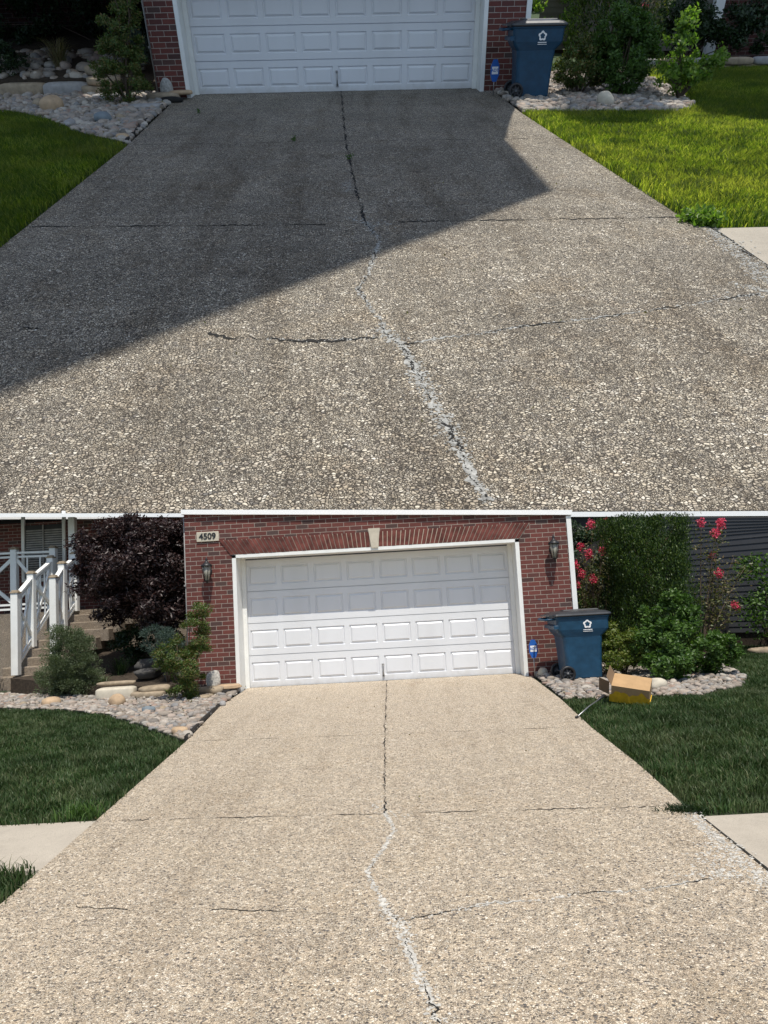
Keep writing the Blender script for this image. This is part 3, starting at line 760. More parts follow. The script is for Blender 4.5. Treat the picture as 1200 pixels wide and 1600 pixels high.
patches(P, 'crack_patch', [(crkB[:6], .009, 420), (crkB[5:], .022, 900), (crkB3, .013, 110), ([(.1, -7.3), (.18, -7.61), (.3, -7.7)], .06, 90), ([(2.27, -7.95), (2.23, -8.4), (2.2, -8.8), (2.2, -9.2)], .05, 900), ([(2.1, -8.6), (2.0, -9.0)], .06, 180), ([(1.8, -8.9), (2.1, -8.95)], .05, 50)], .0065)
wlk = [(-12, -7.3), (-2.065, -7.4), (-2.0, -8.36), (-12, -8.28)]
P.put('sidewalk', sheet(wlk, off(.006), .1), k['walk'], kind='structure')
wlk2 = [(2.33, -7.99), (12, -7.95), (12, -9.35), (2.30, -9.4)]
P.put('sidewalk', sheet(wlk2, off(.006), .1), k['walk'], kind='structure')
bedL = [(-9.5, -.75), (-7.2, -.9), (-6.23, -1.15), (-5.06, -1.63), (-4.03, -2.38), (-2.94, -3.7), (-2.26, -4.5), (-2.50, -2.0), (-2.50, .1), (-3.3, .5), (-9.5, 1.2)]
bedR = [(2.66, .3), (2.68, -.2), (2.57, -3.1), (3.1, -3.15), (3.56, -3.17), (4.35, -3.34), (5.07, -2.83), (5.57, -1.98), (5.86, -.84), (6.08, .66), (6.2, 2.2), (2.66, 2.2)]
P.put('rock_bed', sheet(bedL, off(-.008)), k['soil'], kind='structure')
P.put('rock_bed', sheet(bedR, off(-.008)), k['soil'], kind='structure')
def rockfield(P, poly, n, r0, r1, seed, label_name='river_stones'):
    R = rng(seed); q = scatter(poly, n, R)
    P.put(label_name, rocks_mesh(label_name, q, off(.0), r0, r1, R, layers=.03), P.mats['rock'], kind='stuff')
rockfield(P, [p for p in bedL], 460, .022, .068, 1)
rockfield(P, bedR, 460, .022, .066, 2)
def litter(P, poly, dens, seed, size=.035, mat='dry'):
    R = rng(seed); q = scatter(poly, dens, R); C = np.c_[q, P.sl*q[:, 1]+.035+.03*R.random(len(q))]
    P.put('leaf_litter', leaves_mesh('leaf_litter', C, size, R, .6, -.6, .3), LF[mat], kind='stuff')
litter(B, bedL, 26, 401); litter(B, bedR, 34, 402)
litter(B, [(-2, -10), (2.3, -10), (2.4, -5), (2.5, -1), (-2.3, -1)], 1.2, 403, .02)
# lawns
lawnL = [(-12, -7.31), (-2.08, -7.41), (-2.23, -4.6), (-2.94, -3.72), (-4.03, -2.40), (-5.06, -1.66), (-6.23, -1.18), (-7.2, -.93), (-12, -.7)]
lawnR = [(2.33, -7.93), (2.39, -6.64), (2.43, -4.93), (2.56, -3.14), (3.56, -3.19), (4.35, -3.36), (5.07, -2.85), (5.57, -2.0), (5.86, -.86), (6.08, .66), (6.2, 2.2), (10.5, 2.4), (10.5, -7.9)]
def lawn(P, poly, dens, h, wd, seed, far=None):
    R = rng(seed); q = scatter(poly, dens, R)
    q = q[(vnoise(q, 2.3) > .12) | (R.random(len(q)) < .5)]; q = q+R.normal(0, .024, q.shape)
    if far: q = q[R.random(len(q)) < np.clip(far(q), 0, 1)]
    P.put('lawn_grass', grass_mesh('lawn_grass', q, off(-.01), h, wd, R), P.mats['lawn'], kind='stuff')
vis = lambda q: np.where((np.abs(q[:, 0]-.35) < (q[:, 1]+13.4)*.56), 1, .0)
lawn(P, lawnL, 5200, .075, .0075, 21, vis)
lawn(P, lawnR, 5200, .075, .0075, 22, vis)
lawn(P, [(-4, -8.3), (-2.05, -8.37), (-1.98, -8.75), (-2.0, -9.6), (-4, -9.6)], 5200, .10, .007, 23)
P.put('lawn_edge_tuft', grass_mesh('t', rng(24).normal(0, .07, (500, 2))*np.array([1, .7])+np.array([2.27, -7.86]), off(0), .05, .008, rng(24), .9), LF['dark'], label='small weed clump where the driveway joint meets the right sidewalk corner, lower lot', cat='weed')
P.put('grass_tuft', grass_mesh('t', rng(25).normal(0, .06, (160, 2))*np.array([1.3, .7])+np.array([-2.25, -7.28]), off(0), .13, .008, rng(25), .5), LF['green'], label='bright green taller grass clump at the left lawn corner by the driveway, lower lot', cat='grass clump')

# garage
house(P, .5832, 'red brick house front with sunlit white garage door and the number 4509, lower lot', ZT(-3.4), ZT(3.5), -3.39, 3.47, 3.4)
# porch: recessed wall, slab, roof
ZP = lambda x: 3.42-.0585*x
po = P.thing('porch', 'shaded red brick porch wall with a blind-covered window behind white railings, lower lot', 'porch', (0, 0, 0))
part(po, 'wall', MB().box(-14, -3.42, 3.62, 3.9, -.3, 3.77), k['brick'])
part(po, 'floor', MB().box(-14, -3.44, 2.86, 3.62, .2, 1.62), k['step'])
rf = MB(); y0_, y1_ = 2.15, 3.95
rp = [(x, y, ZTY(x, y)+d) for d in (-.03, .05) for x, y in ((-14, y0_), (-3.45, y0_), (-3.45, y1_), (-14, y1_))]
rf.add(rp, [(3, 2, 1, 0), (4, 5, 6, 7), (0, 1, 5, 4), (1, 2, 6, 5), (2, 3, 7, 6), (3, 0, 4, 7)])
part(po, 'roof', rf, k['coping'])
wn = MB(); x0, x1, z0, z1 = -8.5, -7.45, 2.35, 4.0
for a, b, c, d in ((x0, x0+.07, z0, z1), (x1-.07, x1, z0, z1), (x0+.07, x1-.07, z0, z0+.08)): wn.box(a, b, 3.56, 3.618, c, d)
wf = part(po, 'window', wn, k['trim'])
bl = MB(); z = z0+.1
while z < 3.6: bl.box(x0+.09, x1-.09, 3.600, 3.61, z, z+.035); z += .055
bl.box(-8.0, -7.97, 3.57, 3.598, z0+.08, 3.7); part(wf, 'blind', bl, k['grey'])
part(wf, 'pane', MB().box(x0+.07, x1-.07, 3.611, 3.617, z0+.08, 3.7), k['black'])
cl = MB().cbox(-7.08, -6.93, 2.92, 3.07, 1.62, 3.75, .01); part(po, 'column', cl, k['trim'])
# steps
stp = P.thing('porch_steps', 'brown exposed-aggregate steps climbing to the porch behind the white railings, lower lot', 'steps', (0, 0, 0))
nst = 8
for i in range(nst):
    y0 = .95+.25*i; z1 = .36+.165*i; xa = -7.75+.09*i; xb = -6.75+.17*i
    s_ = MB().cbox(xa, xb, y0, y0+.45, z1-.26, z1, .015); part(stp, 'step', s_, k['step'])
part(stp, 'cheek', MB().box(-7.6, -5.7, 1.4, 2.8, -.1, .35), k['step'])
# railings
def rail(name, label, posts, toprail=True):
    t = P.thing(name, label, 'railing', (0, 0, 0), 0, None)
    for (x, y, z0, z1) in posts:
        p_ = part(t, 'post', MB().cbox(x-.07, x+.07, y-.07, y+.07, z0, z1, .008), k['trim'])
        part(p_, 'post_cap', MB().cbox(x-.085, x+.085, y-.085, y+.085, z1+.001, z1+.03, .01).cbox(x-.06, x+.06, y-.06, y+.06, z1+.03, z1+.06, .01), k['ledge'])
    def bar(a, b, w_=.035, h_=.045):
        a, b = Vector(a), Vector(b); d = b-a; L = d.length; q = d.to_track_quat('X', 'Z').to_matrix().to_4x4()
        return MB().box(0, L, -w_/2, w_/2, -h_/2, h_/2, Matrix.Translation(a) @ q)
    for (xa, ya, za, zb), (xc, yc, zc, zd) in zip(posts[:-1], posts[1:]):
        a1, c1 = (xa, ya, zb-.08), (xc, yc, zd-.08); a2, c2 = (xa, ya, zb-.17), (xc, yc, zd-.17); a3, c3 = (xa, ya, za+.2), (xc, yc, zc+.2); a4, c4 = (xa, ya, za+.1), (xc, yc, zc+.1)
        part(t, 'top_rail', bar(a1, c1, .09, .045), k['trim'])
        part(t, 'rail', bar(a2, c2), k['trim']); part(t, 'rail', bar(a3, c3), k['trim']); part(t, 'rail', bar(a4, c4), k['trim'])
        part(t, 'cross_brace', bar(a2, c3, .04, .075), k['trim']); part(t, 'cross_brace', bar(a3, c2, .038, .077), k['trim'])
        for u in (.33, .66): 
            a = Vector(a2).lerp(Vector(c2), u); b = Vector(a3).lerp(Vector(c3), u)
            part(t, 'baluster', bar(a, b, .024, .03), k['trim'])
rail('stair_railing', 'white wooden stair railing nearest the left edge beside the bright green bush, lower lot', [(-7.2, .9, .4, 2.0), (-7.32, 1.75, .9, 2.42), (-7.4, 2.75, 1.55, 2.82)])
rail('stair_railing', 'white wooden stair railing between the porch steps and the maple, lower lot', [(-6.75, 1.55, .75, 2.3), (-6.83, 2.1, 1.2, 2.62), (-6.88, 2.8, 1.6, 2.88)])
rail('porch_railing', 'white level porch railing with crossed braces below the blind-covered window, lower lot', [(-9.6, 2.98, 1.62, 3.08), (-8.35, 2.98, 1.62, 3.08), (-7.45, 2.98, 1.62, 3.06)])

# raised soil left of the garage
so_ = sheet([(-7.2, .7), (-5.2, -.15), (-3.42, -.5), (-3.42, 3.6), (-5.6, 3.6), (-6.6, .9)], lambda x, y: .16+.2*max(0, y+.3), .4)
P.put('raised_bed', so_, k['soil'], kind='structure')
stone(P, 'ledge_stone', -4.66, -.52, (.33, .16, .125), k['cream'], 'pale squared block stone edging the bed beside the grey-green bush, lower lot', 41, cat='stone', rz=.1, rough=.03, blocky=.3)
stone(P, 'ledge_stone', -4.05, -.62, (.30, .17, .075), k['ledge'], 'flat tan ledge stone right of the pale squared block, lower lot', 42, cat='stone', rz=-.1, rough=.08, blocky=.4)
stone(P, 'ledge_stone', -3.98, -.52, (.30, .2, .06), k['ledge'], 'thin brown ledge stone lying on another left of the feathery green bush, lower lot', 43, z=.1, cat='stone', rz=.2, rough=.1, blocky=.6)
stone(P, 'ledge_stone', -4.72, -.35, (.34, .1, .03), k['ledge'], 'thin tan slab lying on top of the pale squared block, lower lot', 44, z=.24, cat='stone', rz=.05, rough=.06, blocky=.5)
for i, (x, y, z, d, lb) in enumerate([(-4.3, .2, .25, (.26, .2, .12), 'dark flat boulder at the front of the rock pile under the maple, lower lot'), (-3.95, .5, .38, (.26, .2, .14), 'dark boulder at the right of the rock pile under the maple, lower lot'), (-4.45, .6, .42, (.3, .18, .10), 'dark slab at the back of the rock pile under the maple, lower lot'), (-3.8, .0, .2, (.2, .16, .10), 'dark stone in the shade just behind the feathery bush, lower lot')]):
    stone(P, 'boulder', x, y, d, k['slate'], lb, 50+i, z=z, rough=.25, blocky=.6)
stone(P, 'boulder', -4.27, -1.48, (.17, .13, .125), k['tan'], 'rounded tan boulder on the river stones at the middle of the left bed, lower lot', 61, rough=.06)
stone(P, 'boulder', -5.55, -1.05, (.15, .12, .10), k['tan'], 'rounded cream boulder on the river stones nearest the left edge, lower lot', 62, rough=.06)
stone(P, 'boulder', -6.1, -.9, (.08, .06, .06), k['ledge'], 'small reddish stone left of the cream boulder near the left edge, lower lot', 66)
stone(P, 'boulder', -3.45, -2.35, (.10, .08, .07), k['bluestone'], 'blue-grey rounded stone among the river stones near the lawn edge, lower lot', 63)
stone(P, 'boulder', -3.28, -2.2, (.07, .06, .055), k['ledge'], 'small reddish brown stone beside the blue-grey one, lower lot', 64)
stone(P, 'boulder', -2.45, -4.05, (.10, .07, .06), k['tan'], 'yellowish stone at the tip of the left rock bed, lower lot', 65)
stone(P, 'boulder', -2.92, -.62, (.13, .1, .16), k['patch'], 'white upright rock against the left brick pier, lower lot', 67, z=.12, rough=.15)
stone(P, 'ledge_stone', -2.98, -.8, (.24, .16, .06), k['ledge'], 'brown slab under the white rock beside the left pier, lower lot', 68, cat='stone', blocky=.6, z=.06)
stone(P, 'ledge_stone', -2.66, -.62, (.24, .14, .035), k['tan'], 'thin yellow slab jutting onto the driveway at the left door jamb, lower lot', 69, cat='stone', blocky=.6, z=.10)
stone(P, 'ledge_stone', -2.72, -.75, (.14, .1, .05), k['gap'], 'black stone under the thin yellow slab by the left door jamb, lower lot', 70, cat='stone', blocky=.7, z=.0)
stone(P, 'ledge_stone', -2.95, -.95, (.30, .12, .04), k['ledge'], 'lowest flat stone in front of the left brick pier, lower lot', 71, cat='stone', blocky=.6, z=-.01)
stone(P, 'boulder', 2.78, -.62, (.12, .07, .09), k['cream'], 'pale pointed rock between the blue sign and the bin wheels, lower lot', 72)
stone(P, 'boulder', 4.0, -2.62, (.12, .10, .11), k['cream'], 'white rounded rock at the foot of the big green bush behind the box, lower lot', 73)
stone(P, 'boulder', 3.45, -2.85, (.09, .07, .06), k['grey'], 'round grey stone in front of the blue bin, lower lot', 74)
def edging(P, pts, label, h=.05, w_=.02, lift=0.):
    b = MB(); pts = densify(pts, .25, 0, rng(1)); n = len(pts); r = []
    for i, (x, y) in enumerate(pts):
        x1, y1 = pts[min(i+1, n-1)]; x0, y0 = pts[max(i-1, 0)]; d = math.hypot(x1-x0, y1-y0); nx, ny = -(y1-y0)/d*w_/2, (x1-x0)/d*w_/2; z = P.sl*y
        r.append([(x+nx, y+ny, z-.03), (x-nx, y-ny, z-.03), (x-nx, y-ny, z+h), (x+nx, y+ny, z+h)])
    b.loft(r); P.put('bed_edging', b, P.mats['edge'], label=label, cat='edging')
edging(P, [(-9.5, -.76), (-7.2, -.91), (-6.23, -1.165), (-5.06, -1.645), (-4.03, -2.39), (-2.94, -3.71), (-2.3, -4.55)], 'thin black edging strip curving between the left lawn and the river stones, lower lot', .045)
edging(P, [(-2.245, -4.5), (-2.38, -3.2), (-2.47, -2.05)], 'dark edging board along the left driveway edge beside the stones, lower lot', .06, .03)
P.put('edging_cap', MB().lathe([(0, 0), (.05, 0), (.055, .03), (.04, .07), (0, .08)], 12), k['grey'], (-2.43, -1.98, -.02), label='small round black cap at the end of the dark edging board, lower lot', cat='cap')

# right: bin, sign, box, wand
trash_bin(P, (3.26, -1.18, .0), math.radians(2), 'blue wheeled recycling bin in full sun beside the brick wall, lower lot', 1.0)
yard_sign(P, (2.62, -.72, -.01), 'small blue security sign on a stake before the sunlit right brick pier, lower lot', .15)
bx = P.thing('cardboard_box', 'brown cardboard box with yellow wrap lying open on the grass edge, lower lot', 'box', (3.3, -3.62, -.03), math.radians(-24))
q = MB(); L_, W_, H_ = .46, .31, .24; T = .006
for a in ((-L_/2, L_/2, -W_/2, W_/2, .01, .01+T), (-L_/2, L_/2, -W_/2, W_/2, H_-T, H_), (-L_/2, L_/2, -W_/2, -W_/2+T, .016+T, H_-T-.001), (-L_/2, L_/2, W_/2-T, W_/2, .016+T, H_-T-.001), (L_/2-T, L_/2+.001, -W_/2+T, W_/2-T, .02+T, H_-T-.002)): q.box(*a)
m_card = m_plain('cardboard', (.42, .27, .14), .85, .12, .0008, 1, .2, 6)
m_yel = m_plain('yellow_wrap', (.62, .36, .02), .35, .2, .01, 1, .5, 12)
tilt = Matrix.Translation((0, 0, .055)) @ Matrix.Rotation(math.radians(9), 4, 'Y') @ Matrix.Rotation(math.radians(24), 4, 'X')
part(bx, 'body', q, m_card, tilt)
fl = MB(); fl.box(-L_/2-.16, -L_/2-.001, -W_/2+.01, -W_/2+.014, .03, H_-.02, Matrix.Translation((0, -.03, 0)) @ Matrix.Rotation(-.5, 4, 'Z'))
fl.box(0, .13, -W_/2+.01, W_/2-.01, 0, .004, Matrix.Translation((-L_/2, 0, H_)) @ Matrix.Rotation(math.radians(-118), 4, 'Y') @ Matrix.Scale(1, 4))
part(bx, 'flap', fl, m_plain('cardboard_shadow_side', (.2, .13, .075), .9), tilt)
yl = MB(); R = rng(9); nn = 14
top = [(-L_/2-.02+(L_+.03)*i/nn, -W_/2-.006-.006*R.random(), H_*(.55-.10*math.sin(i*.9+1)-.08*math.sin(i*2.1))+.03*R.random()) for i in range(nn+1)]
bot = [(-L_/2-.02+(L_+.03)*i/nn, -W_/2-.012-.012*R.random(), .012) for i in range(nn+1)]
yl.add(top+bot, [(i, nn+1+i, nn+2+i, i+1) for i in range(nn)])
bk = [(x, W_/2-.02, .005) for x, _, _ in top]; yl.add(bot+bk, [(i, nn+1+i, nn+2+i, i+1) for i in range(nn)])
part(bx, 'wrap', yl, m_yel, tilt)
wd_ = P.thing('spray_wand', 'thin metal spray wand reaching from the open box to the driveway edge, lower lot', 'wand', (2.40, -4.42, 0))
part(wd_, 'tube', MB().tube([(0, 0, -.035), (.22, .29, .03), (.42, .54, .07)], .008, 8), k['metal'])
part(wd_, 'nozzle', MB().tube([(-.03, -.03, -.04), (0, 0, -.035)], .014, 8), k['black'])
part(wd_, 'grip', MB().tube([(.40, .52, .067), (.52, .68, .09), (.56, .74, .06)], [.015, .02, .018], 8), k['black'])

# plants, left
zt0 = lambda d: (lambda x: ZT(x)+.012*d)
mp = P.thing('maple_tree', 'dark purple-leaved maple filling the porch corner left of the garage, lower lot', 'tree', (-4.35, .7, .3))
R = rng(31); ell = [(.35, -.2, 1.15, .6, .5, .5, 1.3), (-.7, .1, 1.3, .5, .5, .35, .7), (-.15, 0, 2.1, 1.3, .95, .8, 4), (-1.2, -.2, 2.3, .45, .4, .3, .35), (-.2, 0, 2.8, 1.2, .8, .3, 1.4), (-.75, -.1, 1.9, .75, .7, .55, 2), (.5, -.1, 1.7, .6, .6, .7, 2), (-.1, -.2, 1.35, .9, .7, .35, 1.2), (-.9, .1, 2.5, .7, .6, .45, 1.5), (.5, .1, 2.5, .6, .6, .5, 1.4), (.1, -.5, 1.9, .8, .4, .7, 1.5)]
C, O = crown_points(ell, 60000, R, .19, 330, .2, ztop=lambda x: ZTY(x-4.35, .7)-.3)
part(mp, 'crown', leaves_mesh('crown', C, .075, R, .42, -.1, .3, O), LF['maple'])
tb = MB().tube([(0, 0, -.2), (.04, 0, .5), (0, .03, 1.0), (-.1, 0, 1.5)], [.085, .065, .05, .035], 10)
branches(P, tb, (0, .02, .9), [tuple(C[i]) for i in R.integers(0, len(C), 14)], .03, R, None)
part(mp, 'trunk', tb, k['wood'])
shrub(P, 'shrub', 'rounded grey-green fine-leaved bush on the river stones before the porch steps, lower lot', 'shrub', (-5.75, .05, 0), [(0, 0, .62, .48, .45, .6, 3), (-.2, -.1, .4, .42, .4, .4, 1.5), (.25, -.05, .4, .38, .38, .38, 1.5), (-.05, 0, 1.05, .28, .28, .32, 1)], 42000, .034, LF['grey'], 32, .12, 190, .4, .3, .8, 12, dirs=True)
shrub(P, 'nandina_shrub', 'feathery green bush with yellowish tips at the foot of the left brick pier, lower lot', 'shrub', (-3.2, -1.3, 0), [(-.02, 0, .42, .36, .3, .4, 3), (.12, .1, 1.0, .26, .24, .4, 2), (-.22, 0, .75, .3, .26, .3, 1.5), (.2, .1, 1.38, .22, .2, .2, 1), (0, -.05, .2, .36, .3, .2, 1)], 15000, .045, LF['nandina'], 33, .1, 90, .35, .34, .3, 12)
shrub(P, 'juniper_shrub', 'blue-green spiky juniper just behind the feathery green bush, lower lot', 'shrub', (-3.85, -.2, .2), [(0, 0, .62, .36, .3, .2, 2), (-.15, 0, .85, .25, .2, .15, 1)], 5000, .05, LF['blue'], 34, .12, 40, .3, .14, .6, 8, dirs=True)
shrub(P, 'shrub', 'bright green bush cut by the left edge below the front railing post, lower lot', 'shrub', (-7.75, .45, 0), [(0, 0, .8, .38, .35, .75, 1)], 8000, .05, LF['green'], 35, .12, 60, .5, .4, .4)
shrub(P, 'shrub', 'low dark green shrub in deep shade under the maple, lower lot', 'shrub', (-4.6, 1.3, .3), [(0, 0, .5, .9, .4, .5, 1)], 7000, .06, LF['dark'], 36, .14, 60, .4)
blades_plant(P, 'grass_plant', 'dark strap-leaved grass clump in the shade right of the grey-green bush, lower lot', (-5.0, .55, .25), 110, .5, .34, LF['dark'], 37)
blades_plant(P, 'grass_plant', 'lighter strap-leaved clump spilling right of the grey-green bush, lower lot', (-5.12, .0, .12), 70, .3, .26, LF['grey'], 38)
# plants, right
zr = lambda x: ZT(x)
arborvitae(P, 'tall dark green arborvitae column cut level at its top, lower lot', (5.05, .25, 0), .80, .75, 3.2, 95000, 41, LF['arbor'], ztop=lambda x: ZTY(x+5.05, .1), size=.042)
shrub(P, 'shrub', 'low yellowish green bush just right of the blue bin, lower lot', 'shrub', (4.0, -1.15, 0), [(0, 0, .5, .48, .4, .36, 3), (-.2, -.1, .35, .3, .3, .3, 1)], 9000, .042, LF['lime'], 42, .09, 80, .55, .55, .2)
shrub(P, 'shrub', 'big loose leafy green bush in front of the arborvitae, lower lot', 'shrub', (4.75, -1.5, 0), [(0, 0, .45, .75, .6, .45, 4), (.0, .1, .95, .42, .4, .3, 1.6), (.45, -.1, .35, .5, .45, .35, 1.5), (-.4, -.5, .25, .5, .4, .25, 1.3), (.1, .1, 1.2, .2, .2, .16, .5)], 16000, .065, LF['green'], 43, .11, 120, .5, .5, .2)
ms = lambda x: ZTY(x, 1.)
myrtle(P, 'pink-flowering crape myrtle between the brick corner and the arborvitae, lower lot', (4.25, 1.3, 0), [(-.15, 0, 2.3, .8), (-.3, -.1, 1.95, .7), (0, 0, 2.15, .9), (.25, -.1, 2.2, .6), (.1, 0, 2.75, 1), (.4, 0, 2.85, .4), (-.2, -.1, 1.75, 1), (.02, -.1, 1.65, .9), (-.3, -.1, 1.55, .6), (.45, 0, 2.4, .3)], 44, ms, LF['bronze'], LF['pink'])
myrtle(P, 'sparse pink-flowering crape myrtle right of the arborvitae before the grey siding, lower lot', (6.0, .6, 0), [(.25, 0, 2.6, .7), (.62, 0, 2.55, 1.3), (.45, -.1, 2.38, .9), (.4, 0, 1.95, .3), (.8, 0, 1.9, 0), (.45, -.1, 1.6, .8), (.95, -.1, 1.7, 0), (.7, 0, 1.5, 0), (.65, -.2, 1.0, .6), (.5, 0, 1.25, 0)], 45, ms, LF['bronze'], LF['pink'])
shrub(P, 'shrub', 'bright green feathery bush behind the bin at the brick corner, lower lot', 'shrub', (4.1, 2.2, 0), [(0, 0, .9, .55, .4, .75, 1)], 9000, .06, LF['green'], 46, .12, 60, .5)
shrub(P, 'shrub', 'loose round-leaved shrub by the siding at the right edge, lower lot', 'shrub', (7.75, 1.2, 0), [(0, 0, .8, .6, .4, .6, 2), (-.15, 0, 1.6, .4, .3, .3, .7), (.5, 0, 1.2, .4, .3, .6, 1)], 2600, .075, LF['green'], 47, .3, 50, .3, .6, .2, 22)
shrub(P, 'hedge', 'dark hedge row far behind the crape myrtle, lower lot', 'hedge', (4.6, 3.5, 0), [(0, 0, 1.6, 1.3, .4, 1.7, 1), (-1, 0, 1.6, .8, .4, 1.6, .6), (1.2, 0, 1.6, .8, .4, 1.6, .6)], 16000, .09, LF['dark'], 48, .2, 160, .4, ztop=lambda x: ZTY(x+4.6, 3.5)+.03)
# neighbour's siding: lapped boards
def siding(P, name, label, p0, p1, z0, zt_, pitch, mat, base=None):
    (xa, ya), (xb, yb) = p0, p1; d = math.hypot(xb-xa, yb-ya); nx, ny = (yb-ya)/d, -(xb-xa)/d
    t = P.thing(name, label, 'house'); b = MB(); z = z0
    while z < min(zt_(xa), zt_(xb))-.001 or z < max(zt_(xa), zt_(xb))-.001:
        za, zb = min(z+pitch, zt_(xa)), min(z+pitch, zt_(xb))
        o1, o2 = .016, .002
        b.add([(xa+nx*o1, ya+ny*o1, min(z, za)), (xb+nx*o1, yb+ny*o1, min(z, zb)), (xb+nx*o2, yb+ny*o2, zb), (xa+nx*o2, ya+ny*o2, za), (xa, ya, min(z, za)), (xb, yb, min(z, zb))], [(0, 1, 2, 3), (4, 5, 1, 0)])
        z += pitch
    part(t, 'wall', b, mat)
    bk = MB().add([(xa-nx*.02, ya-ny*.02, z0-.4), (xb-nx*.02, yb-ny*.02, z0-.4), (xb-nx*.02, yb-ny*.02, zt_(xb)-.01), (xa-nx*.02, ya-ny*.02, zt_(xa)-.01)], [(0, 1, 2, 3)])
    part(t, 'foundation', bk, P.mats['soil'] if base is None else base); return t
nh = siding(P, 'neighbour_house', 'dark grey lapped siding wall of the house beyond the right lawn, lower lot', (5.6, 3.9), (10.4, .3), .35, lambda x: ZTY(x, 3.9-.75*(x-5.6))-.03, .125, k['siding'])
ac = MB().cbox(-.24, .24, -.16, .16, 0, .72, .02)
P.put('utility_box', ac, k['black'], (7.1, 2.35, .12), math.radians(-37), 'plain dark grey box standing against the siding wall, lower lot', 'box')
for i, (x, y, z, d, mt, lb) in enumerate([(7.6, 1.0, .02, (.5, .2, .07), 'ledge', 'dark flat edging stone in front of the siding at the lawn edge, lower lot'), (8.2, .9, .12, (.5, .2, .04), 'cream', 'pale flat slab on top of the dark edging stones at the right edge, lower lot'), (8.3, .8, .0, (.5, .2, .07), 'ledge', 'dark edging stone under the pale slab at the right edge, lower lot')]):
    stone(P, 'ledge_stone', x, y, d, k[mt], lb, 90+i, z=z, cat='stone', rz=.05, rough=.06, blocky=.55)

# ================================================================== TERRACE WALL between the two lots
tw = MB(); cpw = MB(); Xs = np.linspace(-9, 9, 25); tops = [A.M @ Vector((*lip(x), SLA*lip(x)[1]+.0)) for x in Xs]
n = len(tops); vs = [tuple(t) for t in tops]+[(t.x, t.y, -1.) for t in tops]
tw.add(vs, [(i, n+i, n+i+1, i+1) for i in range(n-1)])
rt = B.thing('retaining_wall', 'wall with a white coping carrying the upper lot above the lower one', 'wall')
part(rt, 'wall_face', tw, k['edge'])
c0 = [(t.x, t.y-.1, t.z-.10) for t in tops]; c1 = [(t.x, t.y-.1, t.z+.02) for t in tops]; c2 = [(t.x, t.y+.12, t.z+.05) for t in tops]; c3 = [(t.x, t.y+.12, t.z-.10) for t in tops]
cpw.loft([[c0[i], c1[i], c2[i], c3[i]] for i in range(n)])
part(rt, 'coping', cpw, k['coping'])

# ================================================================== UPPER LOT
P = A; k = P.mats
setting(A)
def clipY(x): return lip(x)[1]
drA = [(-2.45, .06), (-2.5, -.2), (-2.72, -.95), (-2.60, -4.68), (-2.63, -8.9), (-2.6, clipY(-2.6)), (3.0, clipY(3.0)), (3.0, -9.76), (2.99, -8.87), (2.88, -8.6), (2.77, -4.97), (2.71, -2.92), (2.73, -.23), (2.45, .06)]
P.put('driveway', sheet(drA, off(.012), .1), k['drive'], kind='structure')
cenA = [(0.08, 0.0), (0.11, -4.78), (0.15, -6.27), (0.19, -7.62), (0.23, -8.48)]
crkA = [(0.23, -8.48), (0.33, -9.0), (0.27, -9.35), (0.21, -9.77), (0.13, -10.08), (0.2, -10.43), (0.25, -10.59), (0.26, -10.78), (0.36, -11.01), (0.41, -11.38), (0.46, -11.73), (0.52, -12.08), (0.54, -12.29), (0.58, -12.5)]
crkA2 = [(-0.77, -10.74), (-0.63, -10.81), (-0.4, -10.84), (-0.18, -10.9), (0.04, -10.89), (0.22, -10.87)]
crkA3 = [(0.34, -11.0), (0.62, -10.9), (0.81, -10.88), (1.01, -10.8), (1.54, -10.7), (2.01, -10.58), (2.28, -10.5), (2.69, -10.39)]
joints(P, [(cenA, .022, 0), ([(-2.59, -4.68), (.11, -4.8), (2.77, -4.97)], .014, .1), ([(-2.63, -8.32), (-.1, -8.52)], .020, 0), ([(.5, -8.5), (1.4, -8.54), (2.88, -8.6)], .022, 0),
           ([(-2.44, -.02), (2.5, -.02)], .02, 0), (crkA[8:], .019, .25), (crkA[:9], .009, .4), (crkA2, .030, 0), (crkA3, .013, .1), ([(-1.89, -10.55), (-1.64, -10.6), (-1.3, -10.58)], .012, .5), ([(-2.6, -10.5), (-1.89, -10.55)], .01, .3),
           ([(2.9, -8.62), (3.0, -8.87), (2.99, -9.4), (2.97, -9.9), (2.9, -10.4)], .03, .4), ([(-.05, -2.4), (-1.2, -2.5)], .006, .5)], 1.)
patches(P, 'crack_patch', [(crkA[:9], .012, 420), (crkA[7:], .028, 1100), (crkA3, .013, 170), ([(.15, -8.3), (.25, -8.52), (.4, -8.6)], .06, 90), ([(2.97, -8.95), (2.92, -9.6), (2.85, -10.3)], .05, 700), ([(2.6, -10.2), (2.85, -10.45)], .06, 160), ([(2.4, -10.45), (2.9, -10.4)], .05, 50), ([(.1, -7), (.12, -7.4)], .04, 60), (crkA2[2:], .012, 60)], .0065)
wlkA = [(3.03, -8.92), (9, -9.05), (9, -10.6), (3.02, -10.4), (3.02, -9.6)]
P.put('sidewalk', sheet(wlkA, off(.006), .08), k['walk'], kind='structure')
bedLA = [(-8.5, -.2), (-6.2, -.9), (-4.82, -1.9), (-4.2, -2.6), (-3.38, -3.86), (-2.63, -4.6), (-2.72, -2.5), (-2.76, -.9), (-2.6, -.2), (-3.0, .45), (-8.5, .6)]
bedRA = [(2.75, .3), (2.77, -.2), (2.75, -2.88), (3.49, -3.0), (4.39, -3.14), (4.92, -3.2), (5.38, -2.7), (5.6, -1.6), (5.8, -.3), (6, 2), (2.75, 2)]
